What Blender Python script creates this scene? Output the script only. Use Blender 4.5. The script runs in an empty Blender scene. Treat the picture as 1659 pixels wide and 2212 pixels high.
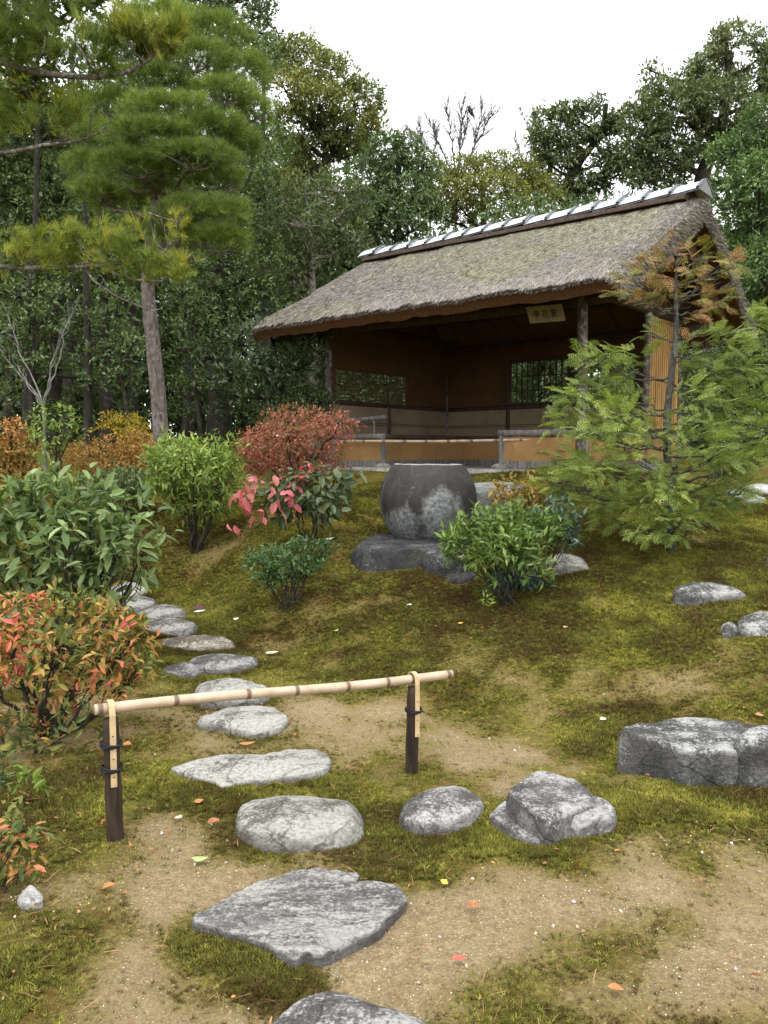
import bpy, math, random
import numpy as np
C = bpy.context.scene
COL = C.collection
# ------------------------------------------------------------------ camera, sky, sun, exposure
EYE = np.array([0.0, 0.0, 1.5]); PITCH = math.radians(-4.0); FPX = 1791.0
cam = bpy.data.cameras.new('camera'); camo = bpy.data.objects.new('camera', cam); COL.objects.link(camo)
camo.location = EYE; camo.rotation_euler = (math.radians(90) + PITCH, 0, 0)
cam.sensor_fit = 'VERTICAL'; cam.sensor_height = 24.0; cam.lens = 24.0 * FPX / 2212.0
cam.clip_start = 0.05; cam.clip_end = 1000.0
C.camera = camo
SUN_EL, SUN_AZ = math.radians(66), math.radians(200)      # azimuth clockwise from +Y: high, behind the viewer and a little left
wd = bpy.data.worlds.new('World'); C.world = wd; wd.use_nodes = True
nt = wd.node_tree; nt.nodes.clear()
sky = nt.nodes.new('ShaderNodeTexSky'); sky.sky_type = 'NISHITA'; sky.sun_disc = False
sky.sun_elevation = SUN_EL; sky.sun_rotation = SUN_AZ; sky.air_density = 1.0; sky.dust_density = 4.0; sky.ozone_density = 1.0
hs = nt.nodes.new('ShaderNodeHueSaturation'); hs.inputs['Saturation'].default_value = 0.12
cl = nt.nodes.new('ShaderNodeMix'); cl.data_type = 'RGBA'; cl.inputs[0].default_value = 0.72   # cloud deck covering the sky
cl.inputs[7].default_value = (10.8, 11.0, 11.3, 1)
bg = nt.nodes.new('ShaderNodeBackground'); bg.inputs['Strength'].default_value = 0.15
wo = nt.nodes.new('ShaderNodeOutputWorld')
nt.links.new(sky.outputs[0], hs.inputs['Color']); nt.links.new(hs.outputs[0], cl.inputs[6])
nt.links.new(cl.outputs[2], bg.inputs['Color']); nt.links.new(bg.outputs[0], wo.inputs[0])
sl = bpy.data.lights.new('sun', 'SUN'); sl.energy = 0.9; sl.angle = math.radians(25); sl.color = (1.0, 0.95, 0.88)
so = bpy.data.objects.new('sun', sl); COL.objects.link(so)
so.rotation_euler = (math.radians(90) - SUN_EL, 0, math.pi - SUN_AZ); so.location = (-5, -10, 20)
C.view_settings.view_transform = 'Standard'; C.view_settings.look = 'None'
C.view_settings.exposure = 0.85; C.view_settings.gamma = 1.0
C.render.engine = 'CYCLES'
cy = C.cycles
cy.max_bounces = 7; cy.diffuse_bounces = 4; cy.glossy_bounces = 2; cy.transmission_bounces = 4; cy.transparent_max_bounces = 4
cy.use_denoising = True; cy.caustics_reflective = False; cy.caustics_refractive = False
cy.sample_clamp_indirect = 6.0

# ------------------------------------------------------------------ helpers
cp_, sp_ = math.cos(-PITCH), math.sin(-PITCH)
def ray(px, py):
    X = (px - 829.5) / FPX; U = (1106 - py) / FPX
    return np.array([X, cp_ + U * sp_, -sp_ + U * cp_])
def P(px, py, D):
    d = ray(px, py); return EYE + d * (D / d[1])
def A(*v): return np.array(v, float)
def norm(v): return v / np.maximum(np.linalg.norm(v, axis=-1, keepdims=True), 1e-9)

_lat = np.random.default_rng(7).random((64, 64, 64))
def vnoise(p):
    p = np.asarray(p, float); i = np.floor(p).astype(int); f = p - i; f = f * f * (3 - 2 * f)
    i0 = i & 63; i1 = (i + 1) & 63
    x0, y0, z0 = i0[..., 0], i0[..., 1], i0[..., 2]; x1, y1, z1 = i1[..., 0], i1[..., 1], i1[..., 2]
    fx, fy, fz = f[..., 0], f[..., 1], f[..., 2]
    L = _lat
    a = L[x0, y0, z0] * (1 - fx) + L[x1, y0, z0] * fx; b = L[x0, y1, z0] * (1 - fx) + L[x1, y1, z0] * fx
    c = L[x0, y0, z1] * (1 - fx) + L[x1, y0, z1] * fx; d = L[x0, y1, z1] * (1 - fx) + L[x1, y1, z1] * fx
    return (a * (1 - fy) + b * fy) * (1 - fz) + (c * (1 - fy) + d * fy) * fz
def fbm(p, oct=4, gain=0.5):
    p = np.asarray(p, float); s = 0; a = 1; t = 0
    for k in range(oct):
        s = s + a * (vnoise(p * (2.03 ** k) + 11.3 * k) - 0.5) * 2; t += a; a *= gain
    return s / t
def xyn(x, y, s, z=0.0):
    return np.stack([np.asarray(x) * s, np.asarray(y) * s, np.zeros_like(np.asarray(x, float)) + z], -1)

class MB:
    """collects pieces of geometry and links them as ONE mesh object"""
    def __init__(s): s.v = []; s.f = []; s.n = 0; s.t = []; s.mi = []
    def add(s, v, f, tint=None, mat=0):
        v = np.asarray(v, np.float32).reshape(-1, 3); f = np.asarray(f, np.int64)
        if len(v) == 0 or len(f) == 0: return s
        s.v.append(v); s.f.append(f + s.n); s.mi.append(np.full(len(f), mat, np.int32))
        s.t.append(np.full(len(v), 0.5, np.float32) if tint is None else np.broadcast_to(np.asarray(tint, np.float32), (len(v),)).copy())
        s.n += len(v); return s
    def box(s, c, size, R=None, mat=0, tint=None):
        h = np.asarray(size, float) / 2
        v = np.array([[x, y, z] for x in (-1, 1) for y in (-1, 1) for z in (-1, 1)], float) * h
        if R is not None: v = v @ np.asarray(R, float)
        return s.add(v + np.asarray(c, float), [[0, 1, 3, 2], [4, 6, 7, 5], [0, 4, 5, 1], [2, 3, 7, 6], [0, 2, 6, 4], [1, 5, 7, 3]], mat=mat, tint=tint)
    def tube(s, pts, rad, n=6, mat=0, tint=None, cap=True, wob=0.0, seed=0):
        p = np.asarray(pts, float); m = len(p); r = np.broadcast_to(np.asarray(rad, float), (m,))
        t = np.gradient(p, axis=0); t = norm(t)
        ref = A(0, 0, 1) if abs(t[0][2]) < 0.9 else A(1, 0, 0)
        u = np.empty_like(t); w = np.cross(t[0], ref); w = w / np.linalg.norm(w)
        for k in range(m):
            w = w - t[k] * np.dot(w, t[k]); w = w / max(np.linalg.norm(w), 1e-9); u[k] = w
        b = np.cross(t, u); a = np.arange(n) * 2 * math.pi / n
        rr = r[:, None] * np.ones((1, n))
        ring0 = u[:, None] * np.cos(a)[None, :, None] + b[:, None] * np.sin(a)[None, :, None]
        if wob: rr = rr * (1 + wob * fbm((p[:, None] + ring0 * r[:, None, None]) * (1.2 / max(r.max(), 1e-3)) * 0.35 + seed, 3))
        v = p[:, None] + ring0 * rr[..., None]
        v = v.reshape(-1, 3)
        i = np.arange(m - 1)[:, None] * n; j = np.arange(n)[None]; j2 = (j + 1) % n
        f = np.stack([i + j, i + j2, i + n + j2, i + n + j], -1).reshape(-1, 4)
        if cap:
            v = np.vstack([v, p[0], p[-1]]); q = np.arange(n); q2 = (q + 1) % n; a0 = m * n; l = (m - 1) * n
            f = np.vstack([f, np.stack([q2, q, np.full(n, a0), np.full(n, a0)], -1), np.stack([l + q, l + q2, np.full(n, a0 + 1), np.full(n, a0 + 1)], -1)])
        return s.add(v, f, mat=mat, tint=tint)
    def stamp(s, tv, tf, O, X, Z, S, tint=None, mat=0, W=None):
        """copies of a small template (x along, y across, z normal) on many frames"""
        O = np.asarray(O, float); n = len(O)
        if n == 0: return s
        X = norm(np.asarray(X, float)); Z = np.asarray(Z, float); Y = norm(np.cross(Z, X)); Z = np.cross(X, Y)
        S = np.broadcast_to(np.asarray(S, float), (n,)); W = S if W is None else np.broadcast_to(np.asarray(W, float), (n,))
        tv = np.asarray(tv, float)
        v = O[:, None] + (tv[None, :, 0, None] * X[:, None]) * S[:, None, None] + (tv[None, :, 1, None] * Y[:, None]) * W[:, None, None] + (tv[None, :, 2, None] * Z[:, None]) * S[:, None, None]
        k = len(tv); tf = np.asarray(tf)
        f = (tf[None] + (np.arange(n) * k)[:, None, None]).reshape(-1, tf.shape[1])
        tn = None if tint is None else np.repeat(np.broadcast_to(tint, (n,)), k)
        return s.add(v.reshape(-1, 3), f, tint=tn, mat=mat)
    def build(s, name, mats, parent=None, smooth=False, flatmats=()):
        me = bpy.data.meshes.new(name)
        v = np.concatenate(s.v); me.vertices.add(len(v)); me.vertices.foreach_set('co', v.ravel().astype(np.float32))
        loops = []; starts = []; o = 0; tot = []
        for f in s.f:
            if f.shape[1] == 4:
                tri = f[:, 2] == f[:, 3]
                if tri.any():
                    ln = np.where(tri, 3, 4); keep = np.ones(f.shape, bool); keep[tri, 3] = False
                    loops.append(f[keep]); tot.append(ln)
                    continue
            loops.append(f.ravel()); tot.append(np.full(len(f), f.shape[1]))
        loops = np.concatenate(loops).astype(np.int32); tot = np.concatenate(tot).astype(np.int32)
        starts = np.concatenate([[0], np.cumsum(tot)[:-1]]).astype(np.int32)
        me.loops.add(len(loops)); me.loops.foreach_set('vertex_index', loops)
        me.polygons.add(len(tot)); me.polygons.foreach_set('loop_start', starts)
        me.polygons.foreach_set('material_index', np.concatenate(s.mi))
        if smooth: me.polygons.foreach_set('use_smooth', np.ones(len(tot), bool))
        else: me.polygons.foreach_set('use_smooth', np.zeros(len(tot), bool))
        at = me.attributes.new('tint', 'FLOAT', 'POINT'); at.data.foreach_set('value', np.concatenate(s.t))
        me.update(calc_edges=True)
        for m in (mats if isinstance(mats, (list, tuple)) else [mats]): me.materials.append(m)
        o = bpy.data.objects.new(name, me); COL.objects.link(o)
        if parent is not None: o.parent = parent; o.matrix_parent_inverse = parent.matrix_basis.inverted()
        return o
def tag(o, label=None, cat=None, group=None, kind=None):
    if label: o['label'] = label
    if cat: o['category'] = cat
    if group: o['group'] = group
    if kind: o['kind'] = kind
    return o
def empty(name, loc, label, cat, group=None):
    o = bpy.data.objects.new(name, None); COL.objects.link(o); o.location = [float(q) for q in loc]; o.empty_display_size = 0.1
    return tag(o, label, cat, group)

# ------------------------------------------------------------------ materials
def nodes(name):
    m = bpy.data.materials.new(name); m.use_nodes = True; t = m.node_tree; t.nodes.clear()
    out = t.nodes.new('ShaderNodeOutputMaterial'); b = t.nodes.new('ShaderNodeBsdfPrincipled'); t.links.new(b.outputs[0], out.inputs[0])
    return m, t, b, out
def N(t, typ, **kw):
    n = t.nodes.new(typ)
    for k, v in kw.items():
        if k.startswith('i_'):
            key = k[2:]; n.inputs[int(key) if key.isdigit() else key.replace('_', ' ')].default_value = v
        else: setattr(n, k, v)
    return n
def ramp(t, stops, interp='LINEAR'):
    r = t.nodes.new('ShaderNodeValToRGB'); e = r.color_ramp; e.interpolation = interp
    while len(e.elements) > 1: e.elements.remove(e.elements[-1])
    e.elements[0].position = stops[0][0]; e.elements[0].color = (*stops[0][1], 1)
    for p, c in stops[1:]:
        q = e.elements.new(p); q.color = (*c, 1)
    return r
def mixc(t, fac, a, b, mode='MIX'):
    m = t.nodes.new('ShaderNodeMix'); m.data_type = 'RGBA'; m.blend_type = mode
    for s, k in ((fac, 0), (a, 6), (b, 7)):
        if isinstance(s, (int, float)): m.inputs[k].default_value = s
        elif isinstance(s, tuple): m.inputs[k].default_value = (*s, 1) if len(s) == 3 else s
        else: t.links.new(s, m.inputs[k])
    return m.outputs[2]
def noise(t, co, scale, detail=4, rough=0.55, dist=0.0):
    n = N(t, 'ShaderNodeTexNoise', i_Scale=scale, i_Detail=detail, i_Roughness=rough, i_Distortion=dist)
    if co is not None: t.links.new(co, n.inputs['Vector'])
    return n.outputs[0]
def bump(t, b, h, strength, dist=0.02):
    n = N(t, 'ShaderNodeBump', i_Strength=strength, i_Distance=dist); t.links.new(h, n.inputs['Height']); t.links.new(n.outputs[0], b.inputs['Normal'])
def leaf_mat(name, stops, rough=0.45, spec=0.35, trans=0.28, interp='LINEAR', var=0.35):
    m, t, b, out = nodes(name)
    at = N(t, 'ShaderNodeAttribute', attribute_name='tint')
    r = ramp(t, stops, interp); t.links.new(at.outputs['Fac'], r.inputs[0])
    g = N(t, 'ShaderNodeNewGeometry')
    mr = N(t, 'ShaderNodeMapRange', i_3=1 - var, i_4=1 + var); t.links.new(g.outputs['Random Per Island'], mr.inputs[0])
    vm = N(t, 'ShaderNodeVectorMath', operation='SCALE'); t.links.new(r.outputs[0], vm.inputs[0]); t.links.new(mr.outputs[0], vm.inputs['Scale'])
    t.links.new(vm.outputs[0], b.inputs['Base Color']); b.inputs['Roughness'].default_value = rough
    b.inputs['Specular IOR Level'].default_value = spec
    if trans:
        tr = N(t, 'ShaderNodeBsdfTranslucent'); sc = mixc(t, 1.0, vm.outputs[0], (1.15, 1.2, 0.6), 'MULTIPLY'); t.links.new(sc, tr.inputs[0])
        mx = N(t, 'ShaderNodeMixShader', i_0=trans); t.links.new(b.outputs[0], mx.inputs[1]); t.links.new(tr.outputs[0], mx.inputs[2]); t.links.new(mx.outputs[0], out.inputs[0])
    return m
def bark_mat(name, c1, c2, scale=6.0, stretch=0.18, bs=0.8, lichen=None):
    m, t, b, out = nodes(name)
    g = N(t, 'ShaderNodeNewGeometry'); mp = N(t, 'ShaderNodeMapping'); mp.inputs['Scale'].default_value = (1, 1, stretch); t.links.new(g.outputs['Position'], mp.inputs[0])
    n1 = noise(t, mp.outputs[0], scale * 4, 6, 0.65, 0.6); r = ramp(t, [(0.3, c1), (0.65, c2)]); t.links.new(n1, r.inputs[0]); col = r.outputs[0]
    if lichen:
        n2 = noise(t, g.outputs['Position'], scale * 2.5, 5, 0.6); r2 = ramp(t, [(0.52, (0, 0, 0)), (0.6, (1, 1, 1))]); t.links.new(n2, r2.inputs[0]); col = mixc(t, r2.outputs[0], col, lichen)
    t.links.new(col, b.inputs['Base Color']); b.inputs['Roughness'].default_value = 0.85; b.inputs['Specular IOR Level'].default_value = 0.2
    bump(t, b, n1, bs, 0.03)
    return m
def wood_mat(name, c1, c2, scale=20.0, rough=0.7, bs=0.3, st=(1, 1, 0.12)):
    m, t, b, out = nodes(name)
    g = N(t, 'ShaderNodeTexCoord'); mp = N(t, 'ShaderNodeMapping'); mp.inputs['Scale'].default_value = st; t.links.new(g.outputs['Object'], mp.inputs[0])
    n1 = noise(t, mp.outputs[0], scale, 6, 0.65, 0.4); r = ramp(t, [(0.3, c1), (0.7, c2)]); t.links.new(n1, r.inputs[0])
    t.links.new(r.outputs[0], b.inputs['Base Color']); b.inputs['Roughness'].default_value = rough; b.inputs['Specular IOR Level'].default_value = 0.25
    bump(t, b, n1, bs, 0.01)
    return m
def stone_mat(name, dark, mid, pale, lichen=0.5, scale=1.0, moss=0.0, strata=0.0, spots=0.62):
    """weathered stone: mottled body, crusty pale lichen, spots and pits"""
    m, t, b, out = nodes(name)
    tc = N(t, 'ShaderNodeTexCoord'); co = tc.outputs['Object']
    if strata:
        mp = N(t, 'ShaderNodeMapping'); mp.inputs['Scale'].default_value = (1.0, 3.5, 6.0); mp.inputs['Rotation'].default_value = (0.15, 0.1, -0.5); t.links.new(co, mp.inputs[0]); cs = mp.outputs[0]
    else: cs = co
    n1 = noise(t, cs, 5 * scale, 6, 0.6); r1 = ramp(t, [(0.32, dark), (0.62, mid)]); t.links.new(n1, r1.inputs[0])
    n2 = noise(t, cs, 9 * scale, 9, 0.72, 0.5); n2b = noise(t, co, 2.2 * scale, 3)
    ad = N(t, 'ShaderNodeMath', operation='ADD'); t.links.new(n2, ad.inputs[0]); sb = N(t, 'ShaderNodeMath', operation='MULTIPLY', i_1=0.7); t.links.new(n2b, sb.inputs[0]); t.links.new(sb.outputs[0], ad.inputs[1])
    n2c = noise(t, co, 30 * scale, 6, 0.75, 0.8); sc2 = N(t, 'ShaderNodeMath', operation='MULTIPLY_ADD', i_1=0.55); t.links.new(n2c, sc2.inputs[0]); t.links.new(ad.outputs[0], sc2.inputs[2])
    n2d = noise(t, co, 95 * scale, 3, 0.7); sc3 = N(t, 'ShaderNodeMath', operation='MULTIPLY_ADD', i_1=0.75); t.links.new(n2d, sc3.inputs[0]); t.links.new(sc2.outputs[0], sc3.inputs[2])
    th = 1.80 - 0.46 * lichen
    dv = N(t, 'ShaderNodeMapRange', i_1=th - .06, i_2=th + .09); t.links.new(sc3.outputs[0], dv.inputs[0])
    g = N(t, 'ShaderNodeNewGeometry'); sx = N(t, 'ShaderNodeSeparateXYZ'); t.links.new(g.outputs['Normal'], sx.inputs[0])
    up = N(t, 'ShaderNodeMapRange', i_1=0.1, i_2=0.8, i_3=0.12, i_4=1.0); t.links.new(sx.outputs[2], up.inputs[0])     # lichen grows on faces open to the sky
    lf = N(t, 'ShaderNodeMath', operation='MULTIPLY'); t.links.new(dv.outputs[0], lf.inputs[0]); t.links.new(up.outputs[0], lf.inputs[1])
    col = mixc(t, lf.outputs[0], r1.outputs[0], pale)
    n4 = noise(t, co, 48 * scale, 3, 0.6, 1.2); n4b = noise(t, co, 3.5 * scale, 3); s4 = N(t, 'ShaderNodeMath', operation='MULTIPLY_ADD', i_1=0.35); t.links.new(n4b, s4.inputs[0]); t.links.new(n4, s4.inputs[2])
    ls = N(t, 'ShaderNodeMapRange', i_1=0.80, i_2=0.84); t.links.new(s4.outputs[0], ls.inputs[0])
    sf = N(t, 'ShaderNodeMath', operation='MULTIPLY', i_1=spots); t.links.new(ls.outputs[0], sf.inputs[0])
    col = mixc(t, sf.outputs[0], col, pale)
    mpc = N(t, 'ShaderNodeVectorMath', operation='ADD'); nv = N(t, 'ShaderNodeTexNoise', i_Scale=3.0 * scale, i_Detail=4); t.links.new(co, nv.inputs['Vector']); nvs = N(t, 'ShaderNodeVectorMath', operation='SCALE'); nvs.inputs['Scale'].default_value = 0.35; t.links.new(nv.outputs['Color'], nvs.inputs[0]); t.links.new(cs, mpc.inputs[0]); t.links.new(nvs.outputs[0], mpc.inputs[1])
    vc = N(t, 'ShaderNodeTexVoronoi', feature='DISTANCE_TO_EDGE', i_Scale=1.5 * scale); t.links.new(mpc.outputs[0], vc.inputs['Vector']); ck = N(t, 'ShaderNodeMapRange', i_1=0.0, i_2=0.012); t.links.new(vc.outputs['Distance'], ck.inputs[0])
    ckm = N(t, 'ShaderNodeMapRange', i_3=0.62, i_4=1.0); t.links.new(ck.outputs[0], ckm.inputs[0]); col = mixc(t, 1.0, col, ckm.outputs[0], 'MULTIPLY')
    n5 = noise(t, co, 60 * scale, 3, 0.6); r5 = ramp(t, [(0.32, (0.5, 0.5, 0.5)), (0.6, (1.15, 1.15, 1.15))]); t.links.new(n5, r5.inputs[0]); col = mixc(t, 0.7, col, r5.outputs[0], 'MULTIPLY')
    if moss:
        n6 = noise(t, co, 6 * scale, 5); r6 = ramp(t, [(0.62 - 0.2 * moss, (0, 0, 0)), (0.72, (1, 1, 1))]); t.links.new(n6, r6.inputs[0]); mf = N(t, 'ShaderNodeMath', operation='MULTIPLY', i_1=moss); t.links.new(r6.outputs[0], mf.inputs[0]); col = mixc(t, mf.outputs[0], col, (0.10, 0.11, 0.05))
    t.links.new(col, b.inputs['Base Color']); b.inputs['Roughness'].default_value = 0.85; b.inputs['Specular IOR Level'].default_value = 0.25
    hb = N(t, 'ShaderNodeMath', operation='ADD'); t.links.new(n2, hb.inputs[0]); hm = N(t, 'ShaderNodeMath', operation='MULTIPLY', i_1=0.5); t.links.new(n5, hm.inputs[0]); t.links.new(hm.outputs[0], hb.inputs[1]); hk = N(t, 'ShaderNodeMath', operation='MULTIPLY_ADD', i_1=0.2); t.links.new(ck.outputs[0], hk.inputs[0]); t.links.new(hb.outputs[0], hk.inputs[2])
    bump(t, b, hk.outputs[0], 0.9, 0.025)
    return m
def plain(name, c, rough=0.7, spec=0.3, var=0.25, scale=12, metal=0.0):
    m, t, b, out = nodes(name); tc = N(t, 'ShaderNodeTexCoord'); n1 = noise(t, tc.outputs['Object'], scale, 5, 0.6)
    r = ramp(t, [(0.3, tuple(q * (1 - var) for q in c)), (0.7, tuple(q * (1 + var) for q in c))]); t.links.new(n1, r.inputs[0]); t.links.new(r.outputs[0], b.inputs['Base Color'])
    b.inputs['Roughness'].default_value = rough; b.inputs['Specular IOR Level'].default_value = spec; b.inputs['Metallic'].default_value = metal; bump(t, b, n1, 0.15, 0.01)
    return m
# ------------------------------------------------------------------ the lie of the land
_cp = []
def gpt(px, py, D): p = P(px, py, D); _cp.append(p)
for q in [(-2, .8, 0), (0, .8, 0), (2, .8, .04), (-3, 3, 0), (-1.1, 3.15, 0), (0, 3.2, 0), (1, 3, .03), (2.2, 3.2, .1), (0, 2, 0), (3.5, 3, .22), (3.4, 1, .1),
          (-5, 3, .05), (-4, 0, 0), (4, -2, 0), (0, -3, 0), (-4, -4, 0), (0, -9, 0), (-9, -6, 0), (9, -6, .1), (-9, 2, .2), (9, 2, .4), (-7, 6, .35), (-5.2, 6, .15), (7, 6, .75)]:
    _cp.append(A(*q))
for q in [(1300, 1500, 4.75), (1600, 1450, 4.8), (1600, 1300, 6), (1200, 1400, 5.5), (1000, 1300, 6.4), (900, 1250, 6.8), (1450, 1180, 7.4), (1600, 1130, 8.5), (1250, 1230, 6.9),
          (1300, 1130, 8), (1100, 1140, 8), (760, 1100, 9), (620, 1180, 8), (500, 1160, 9), (450, 1220, 8.6), (600, 1290, 6.9), (470, 1290, 7.8), (330, 1290, 8.3), (640, 1400, 6.1),
          (740, 1500, 5.0), (850, 1480, 5.2), (900, 1560, 4.5), (1000, 1420, 5.5), (150, 1300, 6.9), (100, 1650, 4), (200, 1060, 10.5), (300, 1100, 10), (50, 1050, 10.2), (420, 1110, 9.7), (560, 1440, 5.75), (400, 1320, 7.5),
          (700, 1060, 10.2), (900, 1218, 7.7), (830, 1150, 8.6), (1010, 1150, 8.6)]: gpt(*q)
FV = A(-math.sin(math.radians(50.6)), math.cos(math.radians(50.6)), 0)     # along the pavilion's front, away to the left
DV = A(math.cos(math.radians(50.6)), math.sin(math.radians(50.6)), 0)      # from its front towards its back
R0 = A(2.37, 10.0, 0)
def PV(t, s, z=0.0): return R0 + FV * t + DV * s + A(0, 0, z)
for t in (-.6, 1.7, 4, 5.2):
    for s in (-.4, 1.5, 3.6): _cp.append(PV(t, s, 1.26))
for q in [(5.5, 11, 1.2), (8, 14, 1.4), (-3, 14, 1.5), (-6, 14, 1.6), (-9, 12, 1.4), (-12, 20, 1.9), (0, 22, 1.8), (12, 22, 1.7), (0, 35, 1.9), (-20, 35, 2), (20, 35, 1.8), (13, 12, 1.3), (-14, 8, .9), (-10.5, 6, .7), (0, 60, 2), (-60, 0, .5), (60, 0, .6), (0, -60, 0), (-50, 50, 2), (50, 50, 2)]:
    _cp.append(A(*q))
_cp = np.array(_cp)
def _phi(r): r = np.maximum(r, 1e-6); return r ** 3 / (1 + (r / 9.0) ** 2)      # thin sheet that relaxes with distance
def _phi(r): return np.sqrt(r * r + 0.49)
_n = len(_cp); _K = _phi(np.linalg.norm(_cp[:, None, :2] - _cp[None, :, :2], axis=-1)) - 0.02 * np.eye(_n)
_M = np.zeros((_n + 1, _n + 1)); _M[:_n, :_n] = _K; _M[:_n, _n] = 1; _M[_n, :_n] = 1
_w = np.linalg.solve(_M, np.append(_cp[:, 2], 0))
def G(x, y):
    x = np.asarray(x, float); y = np.asarray(y, float); sh = x.shape; x = x.ravel(); y = y.ravel(); out = np.empty(len(x))
    for k in range(0, len(x), 20000):
        d = np.hypot(x[k:k+20000, None] - _cp[None, :, 0], y[k:k+20000, None] - _cp[None, :, 1]); out[k:k+20000] = _phi(d) @ _w[:_n] + _w[_n]
    q = np.stack([x, y, np.zeros_like(x)], -1)
    out += 0.05 * fbm(q * 0.9, 3) + 0.012 * fbm(q * 5, 3)
    return out.reshape(sh)
def gz(x, y): return float(G(np.array([x]), np.array([y]))[0])
def gp(px, py, d0=1.2, d1=40.0):
    """the first point of the ground along the sight line of a pixel"""
    d = ray(px, py); D = np.geomspace(d0, d1, 500); p = EYE + d[None] * (D / d[1])[:, None]
    h = p[:, 2] - G(p[:, 0], p[:, 1]); k = np.argmax(h < 0)
    if h[k] >= 0: k = len(D) - 1
    a, b = D[max(k - 1, 0)], D[k]; ha, hb = h[max(k - 1, 0)], h[k]
    t = 0 if ha == hb else ha / (ha - hb); Dm = a + (b - a) * min(max(t, 0), 1); q = EYE + d * (Dm / d[1]); q[2] = gz(q[0], q[1]); return q
# moss cover: 1 thick star moss, 0 bare sandy soil.  Blobs are patches on the ground: centre, radius (m), strength
_mb = []
def blob(px, py, r, v, el=1.0): p = gp(px, py); _mb.append((p[0], p[1], r, v, el))
for q in [(700, 1580, .32, -.5), (760, 1640, .3, -.35), (640, 1520, .28, -.4), (900, 1560, .35, -.2), (1050, 1560, .5, -.3), (1150, 1600, .3, -.25), (1010, 1800, .15, .2), (960, 2000, .28, -.75), (880, 2100, .3, -.7), (1150, 1960, .25, -.45),
          (1350, 1930, .35, -.2), (1560, 1900, .4, -.2), (1250, 2100, .4, -.2), (1550, 2100, .3, -.1), (250, 2000, .3, -.35), (400, 1930, .22, -.4), (330, 2120, .3, -.6), (150, 2150, .2, -.3), (560, 2150, .25, -.45), (360, 1790, .2, -.35),
          (1180, 2080, .14, .35), (1060, 2150, .16, .4), (1480, 1990, .12, .3), (1330, 2020, .1, .3), (1100, 1800, .22, .6), (1010, 1790, .2, .5), (880, 1830, .2, .45), (1330, 1740, .25, .7), (1500, 1730, .3, .6), (1640, 1720, .3, .5), (1200, 1840, .2, .5), (1270, 1600, .3, .6), (1330, 1560, .25, .5),
          (480, 2040, .16, .6), (580, 2090, .14, .55), (640, 2120, .12, .5), (520, 1850, .15, .4), (480, 1720, .25, .4), (750, 1700, .2, .4), (60, 2000, .25, .6), (30, 2150, .2, .5), (100, 1750, .35, .55), (180, 1680, .3, .4), (160, 1850, .2, .3), (300, 1680, .2, .25), (560, 1980, .1, .25),
          (600, 1420, .35, -.35), (680, 1460, .3, -.45), (520, 1370, .35, -.3), (450, 1310, .5, -.35), (360, 1260, .7, -.45), (1380, 1450, .3, -.35), (1640, 1440, .35, -.4), (1500, 1500, .4, -.1), (1200, 1480, .5, -.1),
          (200, 930, 3, -.2), (420, 1180, .8, -.12), (480, 1560, .4, -.1), (330, 1600, .4, -.2), (350, 1480, .5, -.15)]: blob(*q)
def MOSS(x, y):
    x = np.asarray(x, float); y = np.asarray(y, float)
    d = np.hypot(x, y); m = np.clip((y - 4.2 + 0.25 * x) / 1.6, 0, 1) * 0.46 + 0.53
    m = np.where(x < -1.4, np.maximum(m, 0.5), m)
    for (bx, by, r, v, el) in _mb: m = m + (v if v > 0 else v * .62) * np.exp(-((x - bx) ** 2 + (y - by) ** 2) / (r * r))
    return m + 0.55 * fbm(xyn(x, y, 1.7, 4), 4) + 0.40 * fbm(xyn(x, y, 5.5), 4)
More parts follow.
